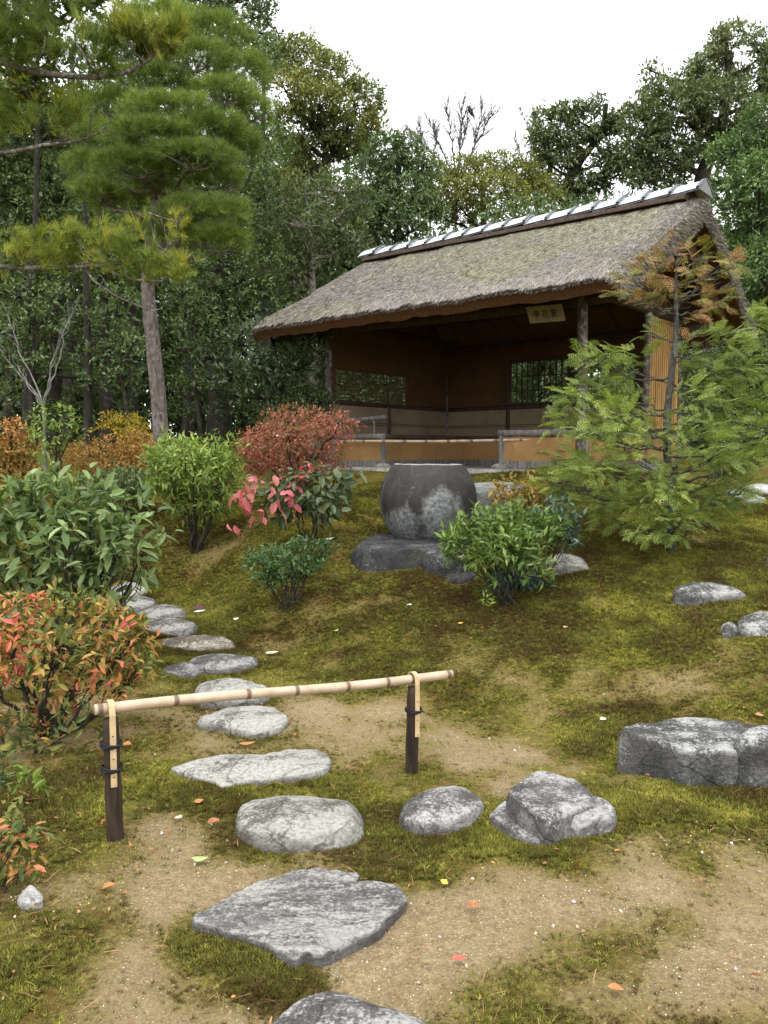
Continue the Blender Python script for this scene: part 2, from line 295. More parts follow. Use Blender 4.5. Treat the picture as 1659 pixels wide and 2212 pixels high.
def ground():
    a = np.concatenate([np.linspace(-0.95, 0.95, 420), np.linspace(0.95, 2 * math.pi - 0.95, 120)[1:-1]]); r = np.concatenate([[0.02], np.geomspace(0.35, 18, 330), np.geomspace(18, 400, 40)[1:]])
    x = r[:, None] * np.sin(a)[None]; y = r[:, None] * np.cos(a)[None]; z = G(x, y)
    n = len(a); m = len(r)
    mo = MOSS(x.ravel(), y.ravel()); near = np.exp(-((r / 9) ** 2))[:, None] * np.ones((1, n))
    q = np.stack([x.ravel(), y.ravel(), np.zeros(n * m)], -1)
    z = z + near * (0.018 * fbm(q * 14, 3)).reshape(m, n) * np.clip(mo, 0.15, 1).reshape(m, n)
    i = np.arange(m - 1)[:, None] * n; j = np.arange(n)[None]; j2 = (j + 1) % n
    f = np.stack([i + j, i + n + j, i + n + j2, i + j2], -1).reshape(-1, 4)
    M = MB(); M.add(np.stack([x, y, z], -1).reshape(-1, 3), f, tint=np.clip(mo, 0, 1.2))
    mt, t, b, out = nodes('ground')
    at = N(t, 'ShaderNodeAttribute', attribute_name='tint'); g = N(t, 'ShaderNodeNewGeometry'); co = g.outputs['Position']
    nA = noise(t, co, 26, 7, 0.7); nB = noise(t, co, 110, 4, 0.65); nC = noise(t, co, 5, 4); nD = noise(t, co, 1.6, 3)
    soil = ramp(t, [(0.3, (.095, .064, .030)), (0.48, (.22, .157, .078)), (0.68, (.42, .33, .19))]); t.links.new(nA, soil.inputs[0])
    sand = ramp(t, [(0.32, (.17, .122, .062)), (0.54, (.37, .287, .165)), (0.70, (.58, .49, .34))]); t.links.new(nB, sand.inputs[0])
    c0 = mixc(t, 0.5, soil.outputs[0], sand.outputs[0])
    mossr = ramp(t, [(0.28, (.046, .034, .012)), (0.45, (.100, .084, .021)), (0.58, (.160, .146, .032)), (0.75, (.28, .25, .06))]); nE = noise(t, co, 48, 6, 0.72); t.links.new(nE, mossr.inputs[0])
    big = ramp(t, [(0.32, (.95, .6, .35)), (0.5, (1, 1, 1)), (0.68, (1.35, 1.35, .85))]); t.links.new(nC, big.inputs[0])
    cm = mixc(t, 1.0, mossr.outputs[0], big.outputs[0], 'MULTIPLY')
    brown = ramp(t, [(0.46, (0, 0, 0)), (0.66, (1, 1, 1))]); t.links.new(nD, brown.inputs[0])
    cm2 = mixc(t, brown.outputs[0], cm, mixc(t, 0.35, cm, (.10, .055, .018)))
    f1 = N(t, 'ShaderNodeMath', operation='MULTIPLY_ADD', i_1=0.55, i_2=-0.275); t.links.new(nA, f1.inputs[0]); f2 = N(t, 'ShaderNodeMath', operation='ADD'); t.links.new(at.outputs['Fac'], f2.inputs[0]); t.links.new(f1.outputs[0], f2.inputs[1])
    fr = N(t, 'ShaderNodeMapRange', i_1=0.40, i_2=0.78); t.links.new(f2.outputs[0], fr.inputs[0])
    fs = N(t, 'ShaderNodeMapRange', i_1=0.10, i_2=0.46); t.links.new(f2.outputs[0], fs.inputs[0])
    thin = ramp(t, [(0.30, (.088, .058, .024)), (0.46, (.18, .13, .050)), (0.56, (.23, .187, .064)), (0.72, (.38, .31, .15))]); t.links.new(noise(t, co, 70, 5, 0.75), thin.inputs[0])     # earth with a film of thin moss
    col = mixc(t, fr.outputs[0], mixc(t, fs.outputs[0], c0, thin.outputs[0]), cm2)
    vo = N(t, 'ShaderNodeTexVoronoi', i_Scale=75.0); t.links.new(co, vo.inputs['Vector']); ls = N(t, 'ShaderNodeMath', operation='LESS_THAN', i_1=0.16); t.links.new(vo.outputs['Distance'], ls.inputs[0])
    rn = N(t, 'ShaderNodeSeparateColor'); t.links.new(vo.outputs['Color'], rn.inputs[0]); gt = N(t, 'ShaderNodeMath', operation='GREATER_THAN', i_1=0.72); t.links.new(rn.outputs[0], gt.inputs[0]); gm = N(t, 'ShaderNodeMath', operation='MULTIPLY'); t.links.new(ls.outputs[0], gm.inputs[0]); t.links.new(gt.outputs[0], gm.inputs[1])
    inv = N(t, 'ShaderNodeMath', operation='MULTIPLY_ADD', i_1=-0.9, i_2=0.95); t.links.new(fr.outputs[0], inv.inputs[0]); gm2 = N(t, 'ShaderNodeMath', operation='MULTIPLY'); t.links.new(gm.outputs[0], gm2.inputs[0]); t.links.new(inv.outputs[0], gm2.inputs[1])
    col = mixc(t, gm2.outputs[0], col, (.62, .54, .40))
    t.links.new(col, b.inputs['Base Color']); b.inputs['Roughness'].default_value = 0.95; b.inputs['Specular IOR Level'].default_value = 0.1
    hs_ = N(t, 'ShaderNodeMath', operation='ADD'); t.links.new(nA, hs_.inputs[0]); hm = N(t, 'ShaderNodeMath', operation='MULTIPLY', i_1=0.6); t.links.new(nE, hm.inputs[0]); t.links.new(hm.outputs[0], hs_.inputs[1])
    bump(t, b, hs_.outputs[0], 0.9, 0.03)
    o = M.build('ground', mt, smooth=True); tag(o, 'mossy and sandy garden ground rising to a mound under the pavilion', 'ground', kind='structure')
ground()

# ------------------------------------------------------------------ stones
def resample(poly, n, rnd):
    p = np.asarray(poly, float)
    for _ in range(rnd):
        q = np.roll(p, -1, 0); p = np.stack([p * .75 + q * .25, p * .25 + q * .75], 1).reshape(-1, p.shape[1])
    return p
def rock_body(M, W, z1, zb, bevel=0.25, flare=0.08, rnd=2, amp=0.02, seed=0, freq=5.0, dome=0.03, n=110, tilt=(0, 0), chip=0.5, cuts=5):
    """a stone with the plan outline W (world xy), top at z1, standing in the ground at zb"""
    p = resample(np.asarray(W)[:, :2], n, rnd); c = (p.min(0) + p.max(0)) / 2
    a = np.arange(n) * 2 * math.pi / n; dirs = np.stack([np.cos(a), np.sin(a)], -1); q = p - c; q2 = np.roll(q, -1, 0); rad = np.zeros(n)
    for k in range(len(q)):
        e = q2[k] - q[k]; den = dirs[:, 0] * e[1] - dirs[:, 1] * e[0]; den = np.where(abs(den) < 1e-9, 1e-9, den)
        tt = (q[k][0] * e[1] - q[k][1] * e[0]) / den; uu = (q[k][0] * dirs[:, 1] - q[k][1] * dirs[:, 0]) / den
        rad = np.where((uu >= -1e-6) & (uu <= 1 + 1e-6) & (tt > rad), tt, rad)
    rad = np.where(rad <= 0, rad.mean(), rad); h = z1 - zb; mean = rad.mean(); bv = min(bevel * mean, h * 0.8)
    prof = []
    for u in np.linspace(0.02, 1, 22): prof.append((u * (1 - bv / mean * 0.55), dome * (1 - u ** 2)))
    for th in np.linspace(0.12, 1, 9) * math.pi / 2: prof.append(((1 - bv / mean * 0.55) + bv / mean * 0.55 * math.sin(th), -bv * (1 - math.cos(th))))
    for u in np.linspace(0.1, 1, 12): prof.append((1 + flare * u, -bv - (h - bv + 0.10) * u))
    prof = np.array(prof); m = len(prof)
    x = c[0] + prof[:, 0, None] * rad[None] * dirs[None, :, 0]; y = c[1] + prof[:, 0, None] * rad[None] * dirs[None, :, 1]
    z = z1 + prof[:, 1, None] + np.zeros((1, n)) + (x - c[0]) * tilt[0] + (y - c[1]) * tilt[1]
    v = np.stack([x, y, z], -1)
    d = fbm(v * freq + seed, 5, 0.55); d2 = np.abs(fbm(v * freq * 0.7 + seed + 40, 3)); d3 = fbm(v * freq * 4 + seed, 3)
    edge = np.clip((prof[:, 0] - 0.5) * 2, 0, 1)[:, None]
    out = np.zeros_like(v); out[..., 0] = dirs[None, :, 0]; out[..., 1] = dirs[None, :, 1]
    v = v + out * (amp * 1.5 * d + amp * .5 * d3)[..., None] * edge[..., None]; v[..., 2] += amp * (0.9 * d - chip * np.maximum(0.12 - d2, 0) * 5) + amp * .35 * d3
    rc = np.random.default_rng(int(abs(seed) * 977) % 100000); cc = np.array([c[0], c[1], z1 - h * .5])     # split faces: planes that shave the flanks and shoulders
    for _ in range(cuts):
        az = rc.uniform(0, 2 * math.pi); el = rc.uniform(.05, 1.0); nn_ = np.array([math.cos(az) * math.cos(el), math.sin(az) * math.cos(el), math.sin(el)]); q_ = (v - cc) @ nn_; lim = q_.max() * rc.uniform(.86, .97); ex = np.maximum(q_ - lim, 0) * .88; v = v - ex[..., None] * nn_
    d3 = fbm(v * freq * 5 + seed + 9, 3); v = v + out * (amp * .3 * d3)[..., None] * edge[..., None]; v[..., 2] += amp * .25 * d3
    v = v.reshape(-1, 3); i = np.arange(m - 1)[:, None] * n; j = np.arange(n)[None]; j2 = (j + 1) % n
    f = np.stack([i + j, i + n + j, i + n + j2, i + j2], -1).reshape(-1, 4)
    v = np.vstack([v, [[c[0], c[1], v[:n, 2].mean()]]]); k = len(v) - 1; q = np.arange(n)
    f = np.vstack([f, np.stack([q, (q + 1) % n, np.full(n, k), np.full(n, k)], -1)])
    M.add(v, f)
ZTOP = {}; STONES = []     # outlines in the ground plan, for moss and litter to keep off
def onplane(poly, z, g=0.0, yf=0.0):
    W = []
    for (px, py) in poly:
        d = ray(px, py); k = (z - g * yf - EYE[2]) / (d[2] - g * d[1]); W.append(EYE + d * k)
    return np.array(W)
def stone(name, label, cat, poly, h, mat, base=None, extra=(), group=None, **kw):
    """poly: outline of the top face in photo pixels, h: height above the ground"""
    M = MB(); c0 = None
    for k, (po, ba, kk) in enumerate([(poly, base, {})] + list(extra)):
        pc = np.mean(po, 0); fy = max(q[1] for q in po); b_ = gp(*(ba or (pc[0], fy)))
        d = ray(pc[0], fy); z1 = EYE[2] + d[2] / d[1] * b_[1]          # top whose front edge stands over the foot
        z1 = b_[2] + min(max(z1 - b_[2], .03), .6); gr = float(np.clip(.75 * (gz(b_[0], b_[1] + .35) - gz(b_[0], b_[1])) / .35, 0, .32)); W = onplane(po, z1, gr, b_[1]); yc = (W[:, 1].min() + W[:, 1].max()) / 2
        zf = z1; z1 = z1 + gr * (yc - b_[1]); STONES.append((W[:, :2], max(W[:, 2]) + .01))
        rock_body(M, W, z1, min(min(gz(*w[:2]) for w in W), b_[2]), seed=pc[0] * .37 + k, **{**kw, **kk, 'tilt': (kw.get('tilt', (0, 0))[0], kw.get('tilt', (0, 0))[1] + gr)})
        if k == 0: bp = b_; c0 = W.mean(0); ZTOP[label] = zf
    org = A(c0[0], c0[1], bp[2])
    for k in range(len(M.v)): M.v[k] = (M.v[k] - org).astype(np.float32)
    o = M.build(name, mat, smooth=True); o.location = org
    return tag(o, label, cat, group)
S_grey = stone_mat('stone_grey', (.055, .051, .048), (.145, .137, .13), (.32, .31, .287), 0.64)
S_pale = stone_mat('stone_pale', (.085, .08, .07), (.20, .19, .165), (.37, .36, .325), 0.9)
S_slab = stone_mat('stone_slab', (.075, .069, .067), (.175, .164, .158), (.35, .34, .312), 0.7, strata=1, spots=0.3)
S_dark = stone_mat('stone_dark', (.016, .0155, .017), (.05, .048, .049), (.22, .225, .22), 0.25, moss=0.3)
S_oval = stone_mat('stone_oval', (.08, .074, .064), (.185, .173, .148), (.33, .32, .285), 0.75, moss=0.12)
S_blk = stone_mat('stone_block', (.038, .037, .036), (.105, .102, .099), (.36, .355, .335), 0.66, moss=0.2)
S_speck = stone_mat('stone_speckled', (.055, .05, .05), (.14, .129, .128), (.35, .34, .325), 0.66, spots=0.7)
S_white = stone_mat('stone_white', (.26, .255, .24), (.38, .37, .36), (.55, .55, .53), 0.6)
SG = 'stepping stones of the garden path'
stone('stepping_stone', 'speckled lilac grey stone cut off by the bottom edge', 'stepping stone', [(560, 2230), (590, 2195), (640, 2155), (700, 2137), (745, 2140), (800, 2165), (860, 2180), (920, 2200), (960, 2240), (800, 2290), (640, 2280)], .12, S_speck, group=SG, rnd=2, amp=.008, bevel=.35)
stone('stepping_stone', 'large flat layered slab with broken stepped front edge', 'stepping stone', [(395, 1984), (480, 1935), (560, 1902), (655, 1866), (690, 1868), (770, 1885), (777, 1896), (764, 1906), (795, 1903), (850, 1908), (880, 1925), (876, 1950), (832, 1985), (824, 2005), (725, 2048), (682, 2070), (664, 2052), (638, 2078), (600, 2054), (565, 2034), (470, 2004)], .10, S_slab, base=(637, 2106), group=SG, rnd=1, amp=.011, bevel=.05, flare=-.06, dome=0.0, tilt=(.01, -.01), freq=7, n=220, cuts=2)
stone('stepping_stone', 'smooth pale oval stone in front of the bamboo barrier', 'stepping stone', [(503, 1755), (520, 1728), (580, 1714), (660, 1712), (740, 1720), (775, 1732), (794, 1760), (780, 1788), (720, 1805), (640, 1815), (570, 1808), (520, 1785)], .10, S_oval, base=(640, 1846), group=SG, rnd=2, amp=.008, bevel=.4, flare=.02)
stone('stepping_stone', 'wide pale stone just behind the bamboo barrier', 'stepping stone', [(358, 1660), (390, 1640), (470, 1628), (560, 1630), (640, 1615), (700, 1614), (720, 1632), (712, 1660), (660, 1672), (600, 1680), (530, 1688), (480, 1700), (440, 1682), (390, 1682)], .07, S_pale, base=(560, 1712), group=SG, rnd=1, amp=.010, bevel=.2)
stone('stepping_stone', 'whitish pointed stone crossed by nothing, next beyond the widest pale one'.replace(' crossed by nothing,', ''), 'stepping stone', [(418, 1552), (470, 1530), (540, 1520), (590, 1524), (627, 1545), (615, 1565), (590, 1575), (560, 1582), (530, 1580), (490, 1568), (440, 1560)], .08, S_pale, base=(545, 1597), group=SG, rnd=1, amp=.010, bevel=.2)
stone('stepping_stone', 'whitish stone whose front edge is hidden by the bamboo pole', 'stepping stone', [(414, 1490), (430, 1472), (480, 1462), (540, 1466), (592, 1484), (570, 1500), (510, 1505), (440, 1505)], .10, S_pale, base=(500, 1530), group=SG, rnd=1, amp=.010, bevel=.25)
stone('stepping_stone', 'jagged stone with a low dark ledge at its left', 'stepping stone', [(395, 1425), (450, 1408), (520, 1412), (570, 1418), (545, 1432), (500, 1440), (450, 1448), (410, 1440)], .09, S_grey, base=(470, 1462), group=SG, rnd=1, amp=.012, bevel=.2, extra=[([(345, 1444), (400, 1428), (440, 1440), (420, 1456), (370, 1456)], (400, 1466), dict(bevel=.25))])
stone('stepping_stone', 'brownish long stone with a crumbly lit top', 'stepping stone', [(322, 1388), (360, 1376), (430, 1368), (490, 1372), (515, 1386), (480, 1394), (420, 1398), (340, 1400)], .08, stone_mat('stone_brown', (.07, .06, .05), (.19, .16, .12), (.42, .38, .31), .5), base=(420, 1412), group=SG, rnd=1, amp=.012, bevel=.25)
stone('stepping_stone', 'rounded grey stone second of the four small ones at the far end of the path', 'stepping stone', [(292, 1350), (320, 1335), (380, 1331), (425, 1342), (432, 1354), (400, 1362), (340, 1364), (300, 1360)], .09, S_grey, base=(360, 1376), group=SG, rnd=2, amp=.01, bevel=.35)
stone('stepping_stone', 'small flat grey stone beside the red and white fallen leaf', 'stepping stone', [(277, 1322), (310, 1307), (360, 1303), (405, 1311), (402, 1324), (350, 1330), (300, 1332)], .07, S_grey, base=(340, 1340), group=SG, rnd=2, amp=.008, bevel=.35)
stone('stepping_stone', 'small grey stone half under the big green leaves on the path', 'stepping stone', [(235, 1303), (270, 1290), (320, 1285), (345, 1296), (320, 1310), (260, 1314)], .07, S_grey, base=(290, 1321), group=SG, rnd=2, amp=.008, bevel=.3)
stone('stepping_stone', 'farthest white stone of the path, peeping through the leaves', 'stepping stone', [(225, 1272), (260, 1254), (310, 1258), (325, 1272), (290, 1284), (240, 1284)], .09, S_pale, base=(270, 1290), group=SG, rnd=1, amp=.008, bevel=.3)
stone('garden_stone', 'smaller rounded stone beside the right post of the bamboo barrier', 'stone', [(859, 1740), (880, 1712), (930, 1692), (1000, 1690), (1045, 1708), (1052, 1730), (1030, 1752), (985, 1770), (930, 1778), (900, 1775), (868, 1762)], .13, S_speck, base=(950, 1815), rnd=2, amp=.012, bevel=.4, flare=.02)
stone('garden_stone', 'angular block with a sloping lower ledge on its left', 'stone', [(1090, 1708), (1118, 1690), (1150, 1674), (1180, 1661), (1220, 1664), (1260, 1690), (1290, 1714), (1294, 1726), (1255, 1744), (1220, 1756), (1185, 1769), (1172, 1761), (1120, 1734)], .25, S_speck, base=(1180, 1834), rnd=1, amp=.010, bevel=.12, flare=.22, dome=.0, tilt=(-.04, .02),
      extra=[([(1050, 1757), (1085, 1728), (1130, 1735), (1190, 1772), (1205, 1795), (1165, 1820), (1100, 1790)], (1160, 1840), dict(bevel=.15, cuts=4)), ([(1215, 1745), (1285, 1708), (1318, 1720), (1338, 1745), (1330, 1762), (1290, 1770), (1230, 1772)], (1285, 1808), dict(bevel=.35, cuts=5))])
stone('garden_stone', 'big flat topped dark boulder at the right edge', 'stone', [(1334, 1577), (1348, 1562), (1420, 1556), (1450, 1543), (1530, 1550), (1620, 1560), (1660, 1575), (1760, 1585), (1800, 1605), (1720, 1622), (1600, 1622), (1490, 1624), (1440, 1606), (1390, 1592), (1345, 1585)], .26, S_blk, base=(1500, 1706), rnd=1, amp=.014, bevel=.10, flare=.0, dome=.0, n=150)
_b = stone('garden_stone', 'small flat stone lying on the big boulder at the right edge', 'stone', [(1583, 1590), (1600, 1570), (1650, 1563), (1720, 1566), (1735, 1585), (1700, 1600), (1640, 1602), (1595, 1600)], .33, S_blk, base=(1640, 1706), rnd=2, amp=.008, bevel=.4)
stone('garden_stone', 'low grey stone in the moss beneath the conifer', 'stone', [(1443, 1272), (1475, 1258), (1530, 1256), (1600, 1266), (1620, 1276), (1590, 1281), (1520, 1281), (1460, 1278)], .10, S_blk, base=(1530, 1305), rnd=1, amp=.012, bevel=.35)
stone('garden_stone', 'pale fronted stone cut by the right edge, halfway up the slope', 'stone', [(1588, 1346), (1600, 1328), (1640, 1318), (1720, 1322), (1740, 1345), (1680, 1362), (1610, 1362)], .15, S_blk, base=(1620, 1380), rnd=1, amp=.014, bevel=.3, extra=[([(1550, 1355), (1565, 1340), (1592, 1345), (1600, 1362), (1570, 1372)], (1575, 1382), dict(bevel=.4))])
stone('garden_stone', 'brown stone half hidden behind the bright green bush', 'stone', [(1168, 1213), (1185, 1198), (1230, 1194), (1270, 1206), (1277, 1216), (1240, 1220), (1190, 1221)], .10, S_oval, base=(1225, 1243), rnd=1, amp=.016, bevel=.3)
stone('garden_stone', 'little white stone under red leaves near the lower left corner', 'stone', [(40, 1936), (52, 1924), (72, 1922), (94, 1934), (92, 1944), (70, 1947), (48, 1945)], .035, S_white, base=(68, 1955), rnd=1, amp=.012, bevel=.25, cuts=3, freq=14)
stone('garden_stone', 'small stone tip at the right edge beside the conifer', 'stone', [(1650, 1212), (1662, 1196), (1700, 1194), (1710, 1210), (1680, 1220)], .08, S_blk, base=(1670, 1225), rnd=1, amp=.01, bevel=.3)
_r = np.random.default_rng(3)
for k, (px, py, w) in enumerate([(1590, 1062, 30), (1640, 1052, 34), (1625, 1075, 30), (1690, 1064, 36), (1720, 1082, 32)]):
    stone('white_rock', ['whitish rock leftmost of the pale group past the conifer', 'whitish rock at the back of the pale group by the right edge', 'whitish rock at the front of the pale group past the conifer', 'whitish rock outside the frame at the end of the pale group', 'whitish rock lowest of the pale group beyond the right edge'][k], 'rock',
          [(px + w * math.cos(a) * _r.uniform(.8, 1.1), py + 5 * math.sin(a)) for a in np.arange(9) * 2 * math.pi / 9], .14, S_white, base=(px, py + 15), rnd=1, amp=.02, bevel=.4)

# ---- the stone basin on its rock
stone('base_rock', 'dark flat boulder carrying the round stone basin', 'rock', [(750, 1180), (768, 1162), (795, 1152), (850, 1154), (907, 1153), (1000, 1155), (1035, 1168), (1000, 1184), (930, 1186), (890, 1192), (800, 1192)], .30, S_dark, base=(860, 1236), rnd=2, amp=.03, bevel=.5, flare=.0, dome=0.0, freq=4,
      extra=[([(908, 1192), (930, 1180), (1000, 1182), (1035, 1192), (1020, 1202), (960, 1208), (918, 1200)], (960, 1248), dict(bevel=.6)), ([(958, 1240), (980, 1228), (1020, 1230), (1035, 1244), (1010, 1252), (975, 1250)], (1000, 1262), dict(bevel=.6))])
BZ0 = ZTOP['dark flat boulder carrying the round stone basin']; d_ = ray(925, 1168); BD = (BZ0 - 1.5) / d_[2] * d_[1] + .18
bc = P(925, 1085, BD); mm = BD / FPX; BZ1 = P(925, 1001, BD)[2]; BR = 105 * mm
M = MB(); prof = []
for u in np.linspace(0, 1, 40):
    th = math.radians(-52 + (52 + 45) * u); prof.append((math.cos(th) * 1.0, (math.sin(th) + math.sin(math.radians(52))) / (math.sin(math.radians(45)) + math.sin(math.radians(52)))))
prof = [(0.02, 0.0)] + [(p[0] if k else p[0] * .98, p[1]) for k, p in enumerate(prof)]
r_rim = prof[-1][0]; prof += [(r_rim - .03, 1.006), (r_rim - .10, 1.003), (r_rim - .14, .99), (r_rim - .18, .93), (.32, .62), (.15, .52), (.01, .5)]
n = 96; pr = np.array(prof); a = np.arange(n) * 2 * math.pi / n; H = BZ1 - BZ0
v = np.stack([pr[:, 0, None] * BR * np.cos(a), pr[:, 0, None] * BR * np.sin(a), pr[:, 1, None] * H + 0 * a], -1)
v[..., 2] += .010 * fbm(np.stack([v[..., 0] * 4, v[..., 1] * 4, 0 * v[..., 0]], -1) + 2, 3) * np.clip(pr[:, 1] - .85, 0, 1)[:, None] * 5; v = v * (1 + .010 * fbm(v * 3 + 3, 2) + .006 * fbm(v * 16, 3))[..., None]; v[..., 2] += 0; m = len(pr)
i = np.arange(m - 1)[:, None] * n; j = np.arange(n)[None]; j2 = (j + 1) % n
M.add(v.reshape(-1, 3), np.stack([i + j, i + j2, i + n + j2, i + n + j], -1).reshape(-1, 4))
mt, t, b, out = nodes('basin_stone'); tc = N(t, 'ShaderNodeTexCoord'); co = tc.outputs['Object']
mp = N(t, 'ShaderNodeMapping'); mp.inputs['Scale'].default_value = (1, 1, .35); t.links.new(co, mp.inputs[0])
n1 = noise(t, mp.outputs[0], 8, 9, .72, .6); r1 = ramp(t, [(.3, (.009, .008, .008)), (.52, (.025, .020, .019)), (.75, (.062, .053, .050))]); t.links.new(n1, r1.inputs[0])
sx = N(t, 'ShaderNodeSeparateXYZ'); t.links.new(co, sx.inputs[0]); n2 = noise(t, co, 7, 8, .7); mq = N(t, 'ShaderNodeMapping'); mq.inputs['Scale'].default_value = (1, 1, .45); mq.inputs['Location'].default_value = (1.9, .4, .2); t.links.new(co, mq.inputs[0]); n3 = noise(t, mq.outputs[0], 4.2, 2)
# pale lichen crust creeping up the lower half of the bowl, an old stain with a ragged edge
e = N(t, 'ShaderNodeMath', operation='MULTIPLY_ADD', i_1=-1.35, i_2=.20); t.links.new(sx.outputs[2], e.inputs[0]); e2 = N(t, 'ShaderNodeMath', operation='MULTIPLY_ADD', i_1=.45); t.links.new(n2, e2.inputs[0]); t.links.new(e.outputs[0], e2.inputs[2]); e3 = N(t, 'ShaderNodeMath', operation='MULTIPLY_ADD', i_1=1.75); t.links.new(n3, e3.inputs[0]); t.links.new(e2.outputs[0], e3.inputs[2])
n7 = noise(t, co, 34, 6, .75); e4 = N(t, 'ShaderNodeMath', operation='MULTIPLY_ADD', i_1=.55); t.links.new(n7, e4.inputs[0]); t.links.new(e3.outputs[0], e4.inputs[2]); r2 = N(t, 'ShaderNodeMapRange', i_1=.98, i_2=1.28, i_3=0.0, i_4=.9); t.links.new(e4.outputs[0], r2.inputs[0])
lic = ramp(t, [(.32, (.07, .075, .072)), (.5, (.16, .17, .165)), (.68, (.27, .285, .275))]); t.links.new(noise(t, co, 30, 4), lic.inputs[0])
col = mixc(t, r2.outputs[0], r1.outputs[0], lic.outputs[0])
vo = N(t, 'ShaderNodeTexVoronoi', i_Scale=34.0); t.links.new(co, vo.inputs['Vector']); sc = N(t, 'ShaderNodeSeparateColor'); t.links.new(vo.outputs['Color'], sc.inputs[0]); md = N(t, 'ShaderNodeMath', operation='MULTIPLY_ADD', i_1=.36, i_2=-.20); t.links.new(sc.outputs[0], md.inputs[0]); ls = N(t, 'ShaderNodeMath', operation='LESS_THAN'); t.links.new(vo.outputs['Distance'], ls.inputs[0]); t.links.new(md.outputs[0], ls.inputs[1])
col = mixc(t, ls.outputs[0], col, (.26, .26, .255))
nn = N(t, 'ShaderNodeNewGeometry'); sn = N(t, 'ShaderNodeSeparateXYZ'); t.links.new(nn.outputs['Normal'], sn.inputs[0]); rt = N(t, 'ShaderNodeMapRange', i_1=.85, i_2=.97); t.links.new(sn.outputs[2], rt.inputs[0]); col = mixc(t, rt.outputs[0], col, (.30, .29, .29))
t.links.new(col, b.inputs['Base Color']); b.inputs['Roughness'].default_value = .75; bump(t, b, n2, .5, .02)
o = M.build('stone_basin', mt, smooth=True); o.location = (bc[0], bc[1], BZ0 - .012); tag(o, 'round dark stone water basin with flat rim and pale lichen', 'water basin'); 
stone('standing_stone', 'grey squared stone block behind the right side of the basin', 'stone', [(1000, 1050), (1012, 1042), (1060, 1040), (1120, 1041), (1135, 1047), (1120, 1056), (1080, 1058), (1015, 1057)], .40, stone_mat('stone_pedestal', (.10, .11, .10), (.20, .215, .20), (.38, .40, .38), .45), base=(1070, 1135), rnd=1, amp=.012, bevel=.15, flare=.04)

# ------------------------------------------------------------------ bamboo barrier across the path
bam, t, b, out = nodes('dry_bamboo'); g = N(t, 'ShaderNodeNewGeometry'); at = N(t, 'ShaderNodeAttribute', attribute_name='tint')
n1 = noise(t, g.outputs['Position'], 9, 5, .6); r1 = ramp(t, [(.3, (.24, .165, .11)), (.45, (.42, .31, .21)), (.6, (.50, .385, .275)), (.78, (.60, .49, .37))]); t.links.new(n1, r1.inputs[0]); r2 = ramp(t, [(.1, (.14, .09, .06)), (.5, (1, 1, 1))]); t.links.new(at.outputs['Fac'], r2.inputs[0])
t.links.new(mixc(t, 1.0, r1.outputs[0], r2.outputs[0], 'MULTIPLY'), b.inputs['Base Color']); b.inputs['Roughness'].default_value = .38
post_m = wood_mat('charred_post', (.012, .008, .006), (.07, .045, .028), 26, .75, .6)
rope_m = plain('black_hemp_rope', (.03, .028, .03), .9, .1); nail_m = plain('nail_iron', (.03, .03, .03), .5); strap_m = plain('bamboo_strip', (.55, .40, .22), .45, .35)
def bamboo(M, a, b_, r, nodes_at, seed=0):
    L = np.linalg.norm(b_ - a); s = sorted(set(list(np.linspace(0, 1, 24)) + [q + e for q in nodes_at for e in (-.009, -.004, 0, .004, .009)])); s = np.array([q for q in s if 0 <= q <= 1])
    rad = np.full(len(s), r); tin = np.full(len(s), .6)
    for q in nodes_at:
        d = abs(s - q); rad = np.where(d < .003, r * 1.10, np.where(d < .007, r * 1.03, rad)); tin = np.where(d < .0055, .18, tin)
    p = a + (b_ - a) * s[:, None]; p = p + A(0, 0, 1) * (0.006 * np.sin(s * 7 + seed))[:, None]
    M.tube(p, rad, 20, tint=None); M.t[-1] = np.concatenate([np.repeat(tin, 20), [.3, .3]]).astype(np.float32)
pl = gp(250, 1812); pr_ = gp(888, 1668)
hl = P(238, 1530, pl[1])[2] - pl[2]; hr = P(893, 1468, pr_[1])[2] - pr_[2]
bar = empty('bamboo_barrier', (pl + pr_) / 2, 'low barrier of one bamboo pole on two dark posts across the path', 'barrier')
tl = P(238, 1530, pl[1]); tr = P(893, 1466, pr_[1]); ax = norm(tr - tl); rpole = .021
pa = P(200, 1532, pl[1] - .0); ta = np.dot(pa - tl, ax); pb = P(995, 1458, pr_[1] + .05); tb = np.dot(pb - tl, ax)
M = MB(); bamboo(M, tl + ax * ta, tl + ax * tb, rpole, [.012, .10, .19, .372, .54, .695, .83, .985] and [.012, .188, .372, .505, .655, .78, .862, .985]); M.build('bamboo_pole', bam, bar, smooth=True)
side = norm(np.cross(ax, A(0, 0, 1)))
if side[1] > 0: side = -side                           # towards the viewer
